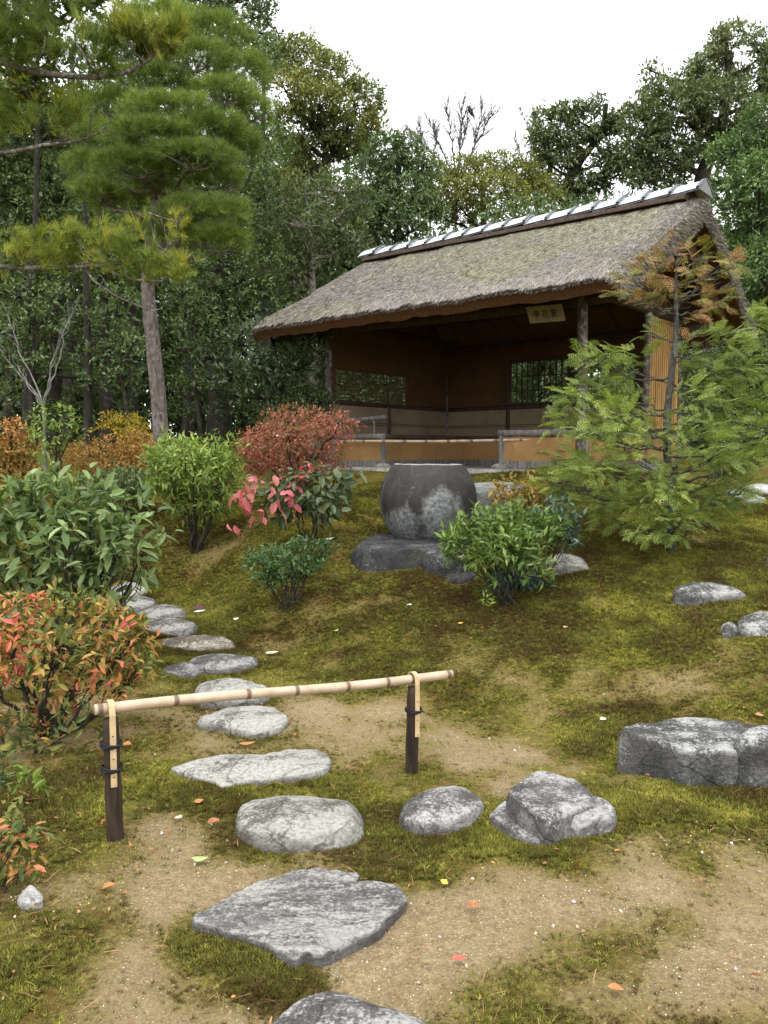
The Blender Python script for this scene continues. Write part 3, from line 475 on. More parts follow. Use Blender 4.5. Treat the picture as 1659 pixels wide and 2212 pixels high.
for (base, top, ties, rp, lean) in ((pl, tl, (.14, .235), .0300, -.0), (pr_, tr, (.15,), .0285, 0)):
    ptop = top - A(0, 0, rpole * 1.9); M = MB(); zz = np.linspace(0, 1, 14)
    M.tube(base[None] + A(0, 0, -.08) + (ptop - base + A(0, 0, .08))[None] * zz[:, None], rp * (1 + .12 * (1 - zz) + .04 * np.sin(zz * 17)), 22, wob=.07, seed=base[0]); M.build('post', post_m, bar, smooth=True)
    up = A(0, 0, 1); M = MB(); prof = []
    dn = .30 if base is pl else .27
    for q in np.linspace(0, 1, 8): prof.append(top + side * (rp + .006) * (1 - .25 * (1 - q)) * 1 + up * (-dn + dn * q))
    prof = [top + side * (rp + .007) + up * (-dn + (dn - .02) * q) for q in np.linspace(0, 1, 8)]
    for th in np.linspace(0, math.pi, 10): prof.append(top + side * ((rpole + .006) * math.cos(th) * 1.15) + up * ((rpole + .005) * math.sin(th) + .006))
    prof += [top - side * (rp + .007) + up * (-.02 - .10 * q) for q in np.linspace(.2, 1, 5)]
    prof = np.array(prof); w = .0115; tng = norm(np.gradient(prof, axis=0)); nr = norm(np.cross(tng, ax[None])); v = []
    for e, th in ((-w, -.0018), (w, -.0018), (w, .0018), (-w, .0018)): v.append(prof + ax * e + nr * th)
    v = np.stack(v, 1); k = len(prof); i = np.arange(k - 1)[:, None] * 4; j = np.arange(4)[None]; j2 = (j + 1) % 4
    f = np.stack([i + j, i + j2, i + 4 + j2, i + 4 + j], -1).reshape(-1, 4); f = np.vstack([f, [[0, 3, 2, 1]], [[4 * k - 4, 4 * k - 3, 4 * k - 2, 4 * k - 1]]]); M.add(v.reshape(-1, 3), f); st = M.build('strap', strap_m, bar)
    M = MB()
    for q in (.10, .19, .26):
        M = MB(); c = top + side * (rp + .0075) + up * (-q); M.tube(np.array([c, c + side * .003]), .003, 8); M.build('nail', nail_m, st)
    for q in ties:
        M = MB(); c = top - up * q
        for k2 in range(3):
            a2 = np.linspace(0, 2 * math.pi, 25); rr = rp * 1.13 + .006; ring = c[None] + (ax[None] * np.cos(a2)[:, None] + side[None] * np.sin(a2)[:, None]) * (rr + .004 * (np.sin(a2) > .6)[:, None]) + up * ((k2 - 1) * .006 + .004 * np.sin(a2 * 2 + k2)[:, None])
            M.tube(ring, .0036, 6)
        for sgn in (-1, 1): M.tube(np.array([c + side * (rr + .004), c + side * (rr + .008) + ax * sgn * .02 + up * .004, c + side * rr + ax * sgn * .038 - up * .006]), .0034, 6)
        M.build('rope_tie', rope_m, bar, smooth=True)
# ------------------------------------------------------------------ the thatched pavilion
ZF = 1.31                                                   # its floor
T1, SB = 4.16, 3.10                                         # length along the front, depth
dkw = wood_mat('dark_wood', (.018, .012, .008), (.075, .048, .03), 18, .75, .4)
grw = wood_mat('grey_wood', (.06, .055, .05), (.22, .20, .185), 22, .8, .5)
logm = bark_mat('log_bark', (.03, .022, .018), (.13, .10, .085), 5, .25, .6, (.20, .19, .17))
def plaster(name, c, stain):
    m, t, b, out = nodes(name); g = N(t, 'ShaderNodeTexCoord'); co = g.outputs['Object']; n1 = noise(t, co, 2.2, 6, .65); n2 = noise(t, co, 70, 4, .7)
    r = ramp(t, [(.3, tuple(q * .72 for q in c)), (.6, c), (.8, tuple(q * 1.15 for q in c))]); t.links.new(n1, r.inputs[0])
    n3 = noise(t, co, 7, 6, .7); r3 = ramp(t, [(.60, (0, 0, 0)), (.68, (1, 1, 1))]); t.links.new(n3, r3.inputs[0]); mf = N(t, 'ShaderNodeMath', operation='MULTIPLY', i_1=.55); t.links.new(r3.outputs[0], mf.inputs[0])
    t.links.new(mixc(t, mf.outputs[0], r.outputs[0], stain), b.inputs['Base Color']); b.inputs['Roughness'].default_value = .92; b.inputs['Specular IOR Level'].default_value = .1; bump(t, b, n2, .25, .005); return m
ochre = plaster('ochre_plaster', (.092, .047, .020), (.082, .045, .022)); dado = plaster('paper_dado', (.23, .175, .115), (.19, .14, .09)); ochre2 = plaster('bench_plaster', (.30, .172, .070), (.36, .27, .16))
ORI = A(*PV(0, 0, ZF))
pav = empty('tea_pavilion', PV(T1 / 2, SB / 2, ZF), 'open fronted thatched pavilion with ochre walls and log posts on the mound', 'pavilion')
RB = np.array([FV, DV, A(0, 0, 1)])                          # rows: along the front, depth, up
def pbox(M, t0, t1, s0, s1, z0, z1, mat=0): M.box(PV((t0 + t1) / 2, (s0 + s1) / 2, (z0 + z1) / 2), (abs(t1 - t0), abs(s1 - s0), abs(z1 - z0)), RB, mat)
def part(name, mat, fn, parent=pav, smooth=False):
    M = MB(); fn(M); return M.build(name, mat, parent, smooth)
def log(name, a, b, r, mat=logm, parent=pav, seed=0, n=14, k=12, wob=.16, bend=.01):
    s = np.linspace(0, 1, k); p = a + (b - a) * s[:, None]; L = np.linalg.norm(b - a); w = np.stack([np.sin(s * 5 + seed), np.cos(s * 4 + seed * 2), 0 * s], -1) * bend * L / 2
    if abs(b[2] - a[2]) < L * .3: w = w[:, [2, 2, 0]]
    M = MB(); M.tube(p + w, r * (1 + .07 * np.sin(s * 9 + seed)), n, wob=wob, seed=seed * 3 + 1); return M.build(name, mat, parent, True)
EAVE_Z, RIDGE_Z, S0, S1, TA, TB = 3.34, 4.80, -.92, 3.95, -.84, 4.86
SR = 1.55
def roofz(s): return np.interp(s, [S0, SR, S1], [EAVE_Z + .07, RIDGE_Z, EAVE_Z - .02])
# posts
for (t, s, r) in ((0, 0, .058), (T1, 0, .062), (0, 1.93, .05), (0, SB, .055), (T1, SB, .055)):
    log('post', PV(t, s, ZF - .06), PV(t, s, 3.55 if s in (0, SB) else 3.5), r, seed=t + s * 2, bend=.012)
for (t, s) in ((0, 0), (T1, 0), (1.09, -.02), (3.07, -.02)):
    def pad(M, t=t, s=s):
        a = np.arange(8) * math.pi / 4 + .2; rock_body(M, np.array([PV(t, s)[:2] + (FV[:2] * math.cos(q) * .16 + DV[:2] * math.sin(q) * .13) for q in a]), ZF + (.045 if t < 1.2 else .03), ZF - .05, rnd=2, amp=.008, bevel=.3, n=48, seed=t)
    part('post_stone', S_oval, pad, smooth=True)
log('front_beam', PV(-.55, 0, 3.33), PV(4.6, 0, 3.33), .07, dkw, seed=4, bend=.004)
log('back_beam', PV(-.55, SB, 3.33), PV(4.6, SB, 3.33), .065, dkw, seed=5, bend=.004)
for t in (0, T1): log('tie_beam', PV(t, -.55, 3.46), PV(t, SB + .5, 3.46), .06, dkw, seed=t + 6, bend=.003)
# left wall with its lattice window, back wall with a barred window
def lwall(M):
    e = .035
    pbox(M, T1 - e, T1 + e, .06, SB, 2.80, 3.42); pbox(M, T1 - e, T1 + e, .06, .12, 2.32, 2.80); pbox(M, T1 - e, T1 + e, 1.95, SB, 2.32, 2.80)
part('wall', ochre, lwall)
part('wall_dado', dado, lambda M: pbox(M, T1 - .03, T1 + .03, .06, SB, ZF + .02, 2.25))
def bwall(M):
    e = .035
    pbox(M, 0.06, T1, SB - e, SB + e, 3.04, 3.42); pbox(M, 2.88, T1, SB - e, SB + e, 2.32, 3.04); pbox(M, .06, .58, SB - e, SB + e, 2.32, 3.04)
part('wall', ochre, bwall)
part('wall_dado', dado, lambda M: pbox(M, 0.06, T1 - .03, SB - .03, SB + .03, ZF + .02, 2.25))
for (a, b) in (((T1, .05), (T1, SB)), ((T1, SB), (0, SB))):
    log('wall_rail', PV(a[0], a[1], 2.285), PV(b[0], b[1], 2.285), .042, dkw, seed=a[1] + 1, bend=.002, wob=.08)
for (t, s) in ((T1 - .025, 1.42), (2.86, SB - .02), (1.45, SB - .02)): log('wall_stud', PV(t, s, 1.72), PV(t, s, 2.26), .04, dkw, seed=t, bend=.003, wob=.08)
for (a, b) in (((T1 - .034, .06), (T1 - .034, SB - .05)), ((T1 - .05, SB - .034), (.06, SB - .034))):
    def seam(M, a=a, b=b):
        for z in (1.965, 1.995): M.tube(np.array([PV(*a, z), PV(*b, z)]), .005, 5)
    part('dado_seam', dkw, seam)
lat = empty('lattice_window', PV(T1, 1, 2.3), None, None); lat.parent = pav; lat.matrix_parent_inverse = pav.matrix_basis.inverted()
def lw(M):
    rr = np.random.default_rng(5)
    for s in np.arange(.16, 1.95, .062): M.tube(np.array([PV(T1 + .008 * rr.normal(), s + .006 * rr.normal(), 2.30), PV(T1 + .008 * rr.normal(), s + .006 * rr.normal(), 2.81)]), .0075, 5)
    for z in np.arange(2.36, 2.80, .062): M.tube(np.array([PV(T1 + .012, .10, z + .005 * rr.normal()), PV(T1 + .012, 1.96, z + .005 * rr.normal())]), .0075, 5)
part('reed_lattice', wood_mat('reed', (.05, .035, .018), (.14, .10, .05), 30), lw, lat)
bw = empty('barred_window', PV(1.7, SB, 2.3), None, None); bw.parent = pav; bw.matrix_parent_inverse = pav.matrix_basis.inverted()
def bf(M):
    e = .05
    pbox(M, .54, 2.94, SB - e - .02, SB + e, 3.03, 3.09); pbox(M, 2.84, 2.94, SB - e - .02, SB + e, 2.335, 3.03); pbox(M, .54, .62, SB - e - .02, SB + e, 2.335, 3.03); pbox(M, .62, 2.84, SB - e - .02, SB + e, 2.325, 2.365); pbox(M, 1.68, 1.74, SB - e, SB + e - .01, 2.365, 3.03)
part('window_frame', dkw, bf, bw)
def bb(M):
    for t in np.arange(.72, 2.82, .105): M.tube(np.array([PV(t, SB, 2.36), PV(t, SB, 3.04)]), .013, 6)
    for z in (2.56, 2.80): M.tube(np.array([PV(.6, SB + .018, z), PV(2.86, SB + .018, z)]), .009, 6)
part('window_bars', dkw, bb, bw)
# U-shaped bench round the walls
ZB = 1.79
def bench_front(name, t0, t1, s0, s1):
    part('bench_panel', ochre2, lambda M: pbox(M, t0, t1, s0, s1, ZF + .10, ZB - .07))
    part('bench_skirting', grw, lambda M: pbox(M, t0 - (.004 if t0 != t1 else 0), t1 + .004, s0 - .006, s1 + .006, ZF + .0, ZF + .10))
bench_front('a', 3.09, T1 - .06, -.03, .02); bench_front('b', .06, 1.07, -.03, .02)
bench_front('c', 3.05, 3.09, .02, 2.03); bench_front('d', 1.07, 3.05, 2.03, 2.08); bench_front('e', 1.07, 1.11, .02, 2.03); bench_front('f', -.03, .03, .06, SB - .06)
def seat(M):
    pbox(M, 3.09, T1 - .03, .03, SB - .04, ZB - .06, ZB - .03); pbox(M, 1.07, 3.09, 2.06, SB - .04, ZB - .06, ZB - .03); pbox(M, .03, 1.07, .03, SB - .04, ZB - .06, ZB - .03)
part('bench_seat', wood_mat('bench_boards', (.035, .024, .015), (.10, .07, .045), 14, .6, .3, (.12, 1, 1)), seat)
log('bench_edge', PV(T1 - .05, -.02, ZB - .035), PV(3.03, -.02, ZB - .035), .043, grw, seed=1, bend=.004, wob=.06); log('bench_edge', PV(1.13, -.02, ZB - .03), PV(.05, -.02, ZB - .03), .046, grw, seed=2, bend=.004, wob=.06)
log('bench_edge', PV(3.06, 0, ZB - .04), PV(3.06, 2.06, ZB - .04), .04, dkw, seed=3, bend=.003, wob=.06); log('bench_edge', PV(3.06, 2.05, ZB - .04), PV(1.08, 2.05, ZB - .04), .04, dkw, seed=3, bend=.003, wob=.06); log('bench_edge', PV(1.09, .03, ZB - .04), PV(1.09, 2.04, ZB - .04), .04, dkw, seed=8, bend=.003, wob=.06); log('bench_edge', PV(0, .05, ZB - .04), PV(0, SB, ZB - .04), .04, grw, seed=9, bend=.003, wob=.06)
for t in (3.07, 1.09): log('bench_post', PV(t, -.02, ZF + .02), PV(t, -.02, ZB - .05), .042, grw, seed=t, bend=.003, wob=.06)
rail = log('arm_rail', PV(T1 - .05, 0, ZB + .19), PV(3.02, 0, ZB + .235), .034, grw, seed=11, bend=.004, wob=.06)
log('rail_post', PV(3.25, 0, ZB), PV(3.25, 0, ZB + .21), .018, grw, parent=rail, seed=12, bend=0); log('rail_post', PV(3.9, 0, ZB), PV(3.9, 0, ZB + .2), .018, grw, parent=rail, seed=13, bend=0)
# upright bamboo screen closing the back of the near gable end
scr = wood_mat('screen_bamboo', (.32, .175, .055), (.50, .31, .115), 16, .5, .2)
def screen(M):
    rr = np.random.default_rng(2)
    for s in np.arange(2.05, 3.04, .078): M.tube(np.array([PV(-.012 + .003 * rr.normal(), s, 1.86), PV(-.012, s + .003 * rr.normal(), 3.40)]), .015, 6)
    for z in np.arange(1.92, 3.4, .115): M.tube(np.array([PV(.008, 2.0, z), PV(.008, 3.06, z)]), .008, 5)
    for s in (1.995, 3.05): M.tube(np.array([PV(-.01, s, 1.84), PV(-.01, s, 3.42)]), .024, 8)
part('bamboo_screen', scr, screen)
part('gable_wall', wood_mat('gable_boards', (.03, .017, .009), (.13, .07, .035), 9, .8, .3), lambda M: M.add(np.array([PV(t, s, z) for t in (.0, .03) for (s, z) in ((.0, 3.5), (SB, 3.5), (SB - .25, 3.68), (SR, 4.46), (.25, 3.70))]), [[0, 1, 2, 2], [0, 2, 3, 3], [0, 3, 4, 4], [7, 6, 5, 5], [8, 7, 5, 5], [9, 8, 5, 5]]))
part('gable_wall', ochre, lambda M: M.add(np.array([PV(T1 + t, s, z) for t in (.0, .03) for (s, z) in ((.0, 3.4), (SB, 3.4), (SB - .25, 3.68), (SR, 4.46), (.25, 3.70))]), [[0, 1, 2, 2], [0, 2, 3, 3], [0, 3, 4, 4], [7, 6, 5, 5], [8, 7, 5, 5], [9, 8, 5, 5]]))
for t in (-.62, T1 + .5):
    for (a, b) in (((S0 + .38, EAVE_Z + .10), (SR, RIDGE_Z - .36)), ((S1 - .35, EAVE_Z + .10), (SR, RIDGE_Z - .36))):
        def bb2(M, a=a, b=b, t=t):
            u = norm(A(b[0] - a[0], b[1] - a[1])); w = A(-u[1], u[0]) * .11; M.add(np.array([PV(t + e, *(q)) for e in (0, .05) for q in ((a[0], a[1]), (b[0], b[1]), (b[0] - w[0] * 0, b[1] - .26), (a[0], a[1] - .24))]), [[0, 1, 2, 3], [7, 6, 5, 4], [0, 4, 5, 1], [1, 5, 6, 2], [2, 6, 7, 3], [3, 7, 4, 0]])
        part('barge_board', wood_mat('barge_wood', (.05, .025, .011), (.17, .085, .035), 10, .7, .3) if 'barge_wood' not in bpy.data.materials else bpy.data.materials['barge_wood'], bb2)
log('ridge_pole', PV(TA + .1, SR, RIDGE_Z - .36), PV(TB - .2, SR, RIDGE_Z - .36), .07, dkw, seed=21, bend=.003)
def purl(M):
    for s, z in ((.35, 3.80), (2.75, 3.77)): M.tube(np.array([PV(TA + .12, s, z), PV(TB - .2, s, z)]), .05, 10)
    for t in np.arange(TA + .2, TB - .15, .42):
        M.tube(np.array([PV(t, S0 + .1, EAVE_Z - .03), PV(t, SR, RIDGE_Z - .27)]), .022, 6); M.tube(np.array([PV(t, S1 - .1, EAVE_Z - .12), PV(t, SR, RIDGE_Z - .27)]), .022, 6)
part('rafters', dkw, purl)
# thatch: a thick slab over both slopes, then loose straw laid down the slope
th, t_, b_, o_ = nodes('thatch'); tc = N(t_, 'ShaderNodeTexCoord'); co = tc.outputs['Object']; n1 = noise(t_, co, 3, 5); n2 = noise(t_, co, 40, 6, .7); rA = ramp(t_, [(.3, (.075, .062, .05)), (.6, (.19, .165, .14))]); t_.links.new(n2, rA.inputs[0]); rB = ramp(t_, [(.48, (0, 0, 0)), (.6, (1, 1, 1))]); t_.links.new(n1, rB.inputs[0])
t_.links.new(mixc(t_, rB.outputs[0], rA.outputs[0], mixc(t_, .5, rA.outputs[0], (.16, .15, .055))), b_.inputs['Base Color']); b_.inputs['Roughness'].default_value = .95; bump(t_, b_, n2, .9, .03)
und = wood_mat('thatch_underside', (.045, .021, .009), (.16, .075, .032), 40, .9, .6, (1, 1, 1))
straw = leaf_mat('straw', [(0, (.13, .115, .10)), (.35, (.23, .205, .18)), (.62, (.38, .355, .32)), (.72, (.25, .235, .14)), (.85, (.19, .20, .11)), (1, (.46, .38, .26))], rough=.8, spec=.15, trans=.0, var=.3)
M = MB(); nT, nS = 150, 110
tt = np.linspace(0, 1, nT); ss = np.linspace(0, 1, nS)
S = S0 + (S1 - S0) * ss; edge_in = np.interp(S, [S0, SR, S1], [0, .20, 0])     # the ridge is a little shorter than the eaves at the far end
TTv = np.empty((nT, nS)); SSv = np.empty((nT, nS))
for k in range(nS): TTv[:, k] = TA + (TB - edge_in[k] - TA) * tt; SSv[:, k] = S[k]
Z = roofz(SSv); Z = RIDGE_Z + .05 - np.sqrt((RIDGE_Z + .05 - Z) ** 2 + .006)
Z -= np.where(SSv > SR, .10 * np.sin(np.clip((SSv - SR) / (S1 - SR), 0, 1) * math.pi) * -1, .04 * np.sin(np.clip((SR - SSv) / (SR - S0), 0, 1) * math.pi))
q = np.stack([TTv, SSv, 0 * Z], -1); Z = Z + .03 * fbm(q * 2.2, 3) + .018 * fbm(q * 11, 3)
tde = np.minimum(TTv - TTv[0], TTv[-1] - TTv); Z = Z - .06 * np.exp(-(tde / .09) ** 2) - .05 * np.exp(-((SSv - S0) / .10) ** 2) - .05 * np.exp(-((S1 - SSv) / .10) ** 2)
top = PV(0, 0)[None, None] + FV * TTv[..., None] + DV * SSv[..., None]; top[..., 2] = Z
thick = .27
jag = .025 * fbm(q * 16, 2); bot = top.copy(); bot[..., 2] -= thick * np.clip(.55 + .45 * np.minimum(1, np.minimum(SSv - S0, S1 - SSv) / .5), 0, 1)
ins = .10; f0 = np.clip((S0 + .25 - SSv) / .25, 0, 1); f1 = np.clip((SSv - S1 + .25) / .25, 0, 1)
bot = bot + DV * (f0 * .14 - f1 * .14)[..., None]
def gridf(n, m, flip=False):
    i = np.arange(n - 1)[:, None] * m; j = np.arange(m - 1)[None]; f = np.stack([i + j, i + m + j, i + m + j + 1, i + j + 1], -1).reshape(-1, 4); return f[:, ::-1] if flip else f
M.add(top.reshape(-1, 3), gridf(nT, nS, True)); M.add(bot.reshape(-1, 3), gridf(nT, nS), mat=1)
for e in (0, -1):
    a = np.stack([top[e] + (bot[e] - top[e]) * u + FV * (0.03 * math.sin(u * math.pi) * (-1 if e == 0 else 1)) + FV * (jag[e] * (0 < u < 1))[..., None] for u in np.linspace(0, 1, 7)], 0); M.add(a.reshape(-1, 3), gridf(7, nS), mat=0)
for e in (0, -1):
    a = np.stack([top[:, e] + (bot[:, e] - top[:, e]) * u for u in np.linspace(0, 1, 4)], 0); M.add(a.reshape(-1, 3), gridf(4, nT), mat=1 if e == 0 else 0)
rs = np.random.default_rng(11)
blade = np.array([[0, -.5, 0], [.5, -.5, .02], [1, 0, 0], [.5, .5, .02], [0, .5, 0]]); bladef = np.array([[0, 1, 3, 4], [1, 2, 3, 3]])
def roofpt(t, s):
    ti = np.clip((t - TA) / (TB - TA - np.interp(s, [S0, SR, S1], [0, .2, 0])), 0, 1) * (nT - 1); si = np.clip((s - S0) / (S1 - S0), 0, 1) * (nS - 1)
    i = np.clip(ti.astype(int), 0, nT - 2); j = np.clip(si.astype(int), 0, nS - 2); a = (ti - i)[:, None]; b = (si - j)[:, None]
    return (top[i, j] * (1 - a) + top[i + 1, j] * a) * (1 - b) + (top[i, j + 1] * (1 - a) + top[i + 1, j + 1] * a) * b
for (sa, sb, n, up) in ((S0 + .0, SR, 115000, -1), (SR, S1, 22000, 1)):
    s = rs.uniform(sa, sb, n); t = TA + rs.random(n) * (TB - .1 - TA); p = roofpt(t, s); slope = norm(roofpt(t, s + up * .05) - p + 1e-6)
    mossy = fbm(np.stack([t * .9, s * 1.1, 0 * s], -1) + 5, 4) + .18 * np.sin((s - sa) / (sb - sa) * math.pi) - .05
    x = slope * rs.uniform(.6, 1.2, (n, 1)) + FV * rs.normal(0, .38, (n, 1)) + A(0, 0, 1) * rs.uniform(-.02, .09, (n, 1)); nr = np.cross(slope, FV) * (-1 if up > 0 else 1); nr = nr * np.sign(nr[:, 2:3])
    edge = np.clip(1 - (s - S0) / .55, 0, 1) if up < 0 else np.clip(1 - (S1 - s) / .5, 0, 1)
    tint = np.where(mossy > .08 - .0 + rs.normal(0, .1, n), rs.uniform(.66, .88, n), rs.uniform(.02, .55, n)); tint = np.where(rs.random(n) < .25 + .5 * edge, rs.uniform(.35, .62, n), tint); tint = np.where(rs.random(n) < .03, 1, tint)
    M.stamp(blade, bladef, p + nr * .004, x, nr + rs.normal(0, .35, (n, 3)), rs.uniform(.04, .12, n), W=rs.uniform(.0035, .0065, n), tint=tint, mat=2)
n = 9000; t = TA + rs.random(n) * (TB - TA); s = np.full(n, S0) + rs.uniform(0, .05, n); p = roofpt(t, s) - A(0, 0, 1) * rs.uniform(0, .05, (n, 1)) + DV * rs.uniform(0, .04, (n, 1))      # ragged fringe at the eave
x = -DV * rs.uniform(.5, 1, (n, 1)) + A(0, 0, -1) * rs.uniform(.2, 1.1, (n, 1)) + FV * rs.normal(0, .35, (n, 1)); M.stamp(blade, bladef, p, x, rs.normal(0, 1, (n, 3)) + A(0, 0, 1), rs.uniform(.02, .055, n), W=rs.uniform(.004, .007, n), tint=rs.uniform(.2, .65, n), mat=2)
n = 16000; e = rs.random(n) < .6; s = rs.uniform(S0, S1, n); k = rs.random(n); t = np.where(e, TA, TB - np.interp(s, [S0, SR, S1], [0, .2, 0])); p = roofpt(t, s) - A(0, 0, 1) * (k * .27 * np.clip(.55 + .45 * np.minimum(1, np.minimum(s - S0, S1 - s) / .5), 0, 1))[:, None]     # cut straw ends on the verges
sg = np.where(e, -1, 1)[:, None]; x = FV * sg * rs.uniform(.2, 1, (n, 1)) + A(0, 0, -1) * rs.uniform(.2, 1.2, (n, 1)) + DV * rs.normal(0, .5, (n, 1)); M.stamp(blade, bladef, p + FV * sg * .015, x, rs.normal(0, 1, (n, 3)), rs.uniform(.04, .11, n), W=rs.uniform(.005, .010, n), tint=np.where(rs.random(n) < .25, rs.uniform(.7, .88, n), rs.uniform(0, .5, n)), mat=2)
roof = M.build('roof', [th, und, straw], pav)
# ridge tiles
tile_m, t_, b_, o_ = nodes('ridge_tile'); tc = N(t_, 'ShaderNodeTexCoord'); n1 = noise(t_, tc.outputs['Object'], 16, 6, .7); r = ramp(t_, [(.3, (.28, .30, .32)), (.5, (.50, .52, .54)), (.7, (.66, .67, .69))]); t_.links.new(n1, r.inputs[0]); t_.links.new(r.outputs[0], b_.inputs['Base Color']); b_.inputs['Roughness'].default_value = .32; b_.inputs['Specular IOR Level'].default_value = .6
rim_m = plain('tile_rim', (.075, .085, .095), .45, .5)
part('ridge_bark', wood_mat('cedar_bark', (.022, .015, .011), (.085, .058, .042), 18, .9, .6), lambda M: [M.add(np.array([PV(t, SR + s, z) for t in (TA + .12, TB - .30) for (s, z) in ((-.32, RIDGE_Z - .145), (-.30, RIDGE_Z - .10), (0, RIDGE_Z + .05), (.30, RIDGE_Z - .10), (.32, RIDGE_Z - .145))]), [[0, 1, 6, 5], [1, 2, 7, 6], [2, 3, 8, 7], [3, 4, 9, 8], [4, 0, 5, 9], [0, 4, 3, 1], [1, 3, 2, 2], [5, 6, 8, 9], [6, 7, 8, 8]])], roof)
nt_ = 16; L = (4.70 + .86) / nt_; a = np.linspace(-1, 1, 13) * math.radians(78)
for k in range(nt_):
    t0 = -.88 + k * L; Mt = MB(); prof = np.array([(.25 * q, .155 * (1 - abs(q) ** 1.45)) for q in np.linspace(-1, 1, 13)])
    jz = .006 * rs.normal(); c0 = PV(0, SR, RIDGE_Z - .045 + jz)
    for (ta, tb, g0, g1, mt_i) in ((t0, t0 + L + .03, .016, -.004, 0), (t0 - .012, t0 + .035, .034, .030, 1)):
        rings = []
        for (t, g) in ((ta, g0 - .02), (ta, g0), (tb, g1), (tb, g1 - .02)): rings.append(c0[None] + FV * t + DV * (prof[:, 0] * (1 + g * 3))[:, None] + A(0, 0, 1) * (prof[:, 1] + g)[:, None])
        Mt.add(np.array(rings).reshape(-1, 3), gridf(4, 13, True), mat=mt_i)
        Mt.add(np.array([rings[0], rings[3]]).reshape(-1, 3), gridf(2, 13), mat=mt_i)
    Mt.build('ridge_tile', [tile_m, rim_m], roof, smooth=False)
part('ridge_end', plain('ridge_end_tile', (.22, .22, .22), .6), lambda M: M.add(np.vstack([[PV(-.885, SR, RIDGE_Z - .045)]] + [[PV(-.885, SR + .235 * q, RIDGE_Z - .045 + .145 * (1 - abs(q) ** 1.45))] for q in np.linspace(-1, 1, 13)]), [[0, i + 1, i + 2, i + 2] for i in range(12)]), roof)
# stone footing and forecourt
def foot(M): rock_body(M, np.array([PV(t, s) for (t, s) in ((-.45, -.42), (1.2, -.50), (2.8, -.46), (4.7, -.48), (4.75, 1.5), (4.7, 3.5), (2, 3.55), (-.4, 3.5), (-.5, 1.5))])[:, :2], ZF, 1.05, rnd=1, amp=.012, bevel=.02, dome=0, flare=0, n=200)
part('foundation', stone_mat('foundation_stone', (.13, .125, .11), (.25, .24, .21), (.40, .39, .36), .5), foot, smooth=True)
# bamboo rail barring the way in
br = empty('bamboo_rail', PV(2.1, -.25, ZF), 'thin bamboo rail laid across the open front of the pavilion', 'rail')
M = MB(); bamboo(M, P(728, 954, 12.3), P(1262, 950, 10.0), .019, list(np.linspace(.04, .97, 11)), 1.5); M.build('bamboo_pole', bam, br, True)
for px, D in ((722, 12.33), (1268, 9.98)):
    p = P(px, 952, D); M = MB(); M.tube(np.array([[p[0], p[1], gz(p[0], p[1]) - .05], p + A(0, 0, .02)]), .022, 10); M.build('post', grw, br, True)
# name board under the eave, brushed characters read from the right
brd = empty('name_board', PV(.53, -.14, 3.2), 'pale wooden name board with three dark brushed characters tilted under the eave', 'sign')
c1, c2, c3, c4 = (P(px, py, D) for px, py, D in ((1137, 665, 10.20), (1213, 658, 9.92), (1219, 690, 10.03), (1144, 700, 10.31)))
u = norm(c2 - c1); w = norm((c4 - c1) - u * np.dot(c4 - c1, u)); nrm = norm(np.cross(u, w)); nrm = nrm if nrm[1] < 0 else -nrm; Wd = np.linalg.norm(c2 - c1); Hd = np.linalg.norm((c4 - c1) - u * np.dot(c4 - c1, u))
M = MB(); M.box((c1 + c2 + c3 + c4) / 4 - nrm * .011, (Wd, .022, Hd), np.array([u, nrm, -w])); M.build('board', wood_mat('pale_board', (.20, .16, .09), (.30, .25, .155), 12, .7, .2), brd)
STR = {'pavilion': [[(.5, 0), (.5, .12)], [(.1, .16), (.9, .16)], [(.3, .26), (.7, .26), (.7, .40), (.3, .40), (.3, .26)], [(.08, .62), (.08, .50), (.92, .50), (.90, .62)], [(.25, .66), (.75, .66)], [(.5, .66), (.5, 1.0), (.36, .93)]],
       'flower': [[(.08, .16), (.92, .16)], [(.32, .0), (.34, .28)], [(.68, .0), (.64, .28)], [(.36, .36), (.2, .62), (.05, .74)], [(.24, .58), (.24, 1.0)], [(.9, .42), (.7, .58), (.48, .68)], [(.58, .36), (.56, .86), (.66, .96), (.95, .94), (.95, .80)]],
       'admire': [[(.5, 0), (.5, .12)], [(.25, .04), (.33, .12)], [(.75, .04), (.67, .12)], [(.08, .28), (.1, .16), (.9, .16), (.92, .28)], [(.32, .24), (.68, .24), (.68, .38), (.32, .38), (.32, .24)], [(.25, .46), (.25, .84)], [(.25, .46), (.75, .46), (.75, .84)], [(.25, .58), (.75, .58)], [(.25, .70), (.75, .70)], [(.25, .84), (.75, .84)], [(.38, .86), (.12, 1.0)], [(.62, .86), (.88, 1.0)]]}
ink = plain('black_ink', (.012, .012, .012), .7); org = (c1 + c2 + c3 + c4) / 4
for k, ch in enumerate(('pavilion', 'flower', 'admire')):
    M = MB(); x0 = -.345 * Wd + k * Wd * .245; sz = Wd * .20
    for si, st in enumerate(STR[ch]):
        p = np.array([org + u * (x0 + q[0] * sz) + w * ((q[1] - .55) * sz * 1.12) + nrm * (.0015 + .0003 * si) for q in st]); wd_ = sz * .045
        for a_, b2 in zip(p[:-1], p[1:]):
            dd = norm(b2 - a_); pp = np.cross(dd, nrm) * wd_; M.add(np.array([a_ - pp - dd * wd_, a_ + pp - dd * wd_, b2 + pp * .8 + dd * wd_, b2 - pp * .8 + dd * wd_]), [[0, 1, 2, 3]])
    M.build('character', ink, brd)
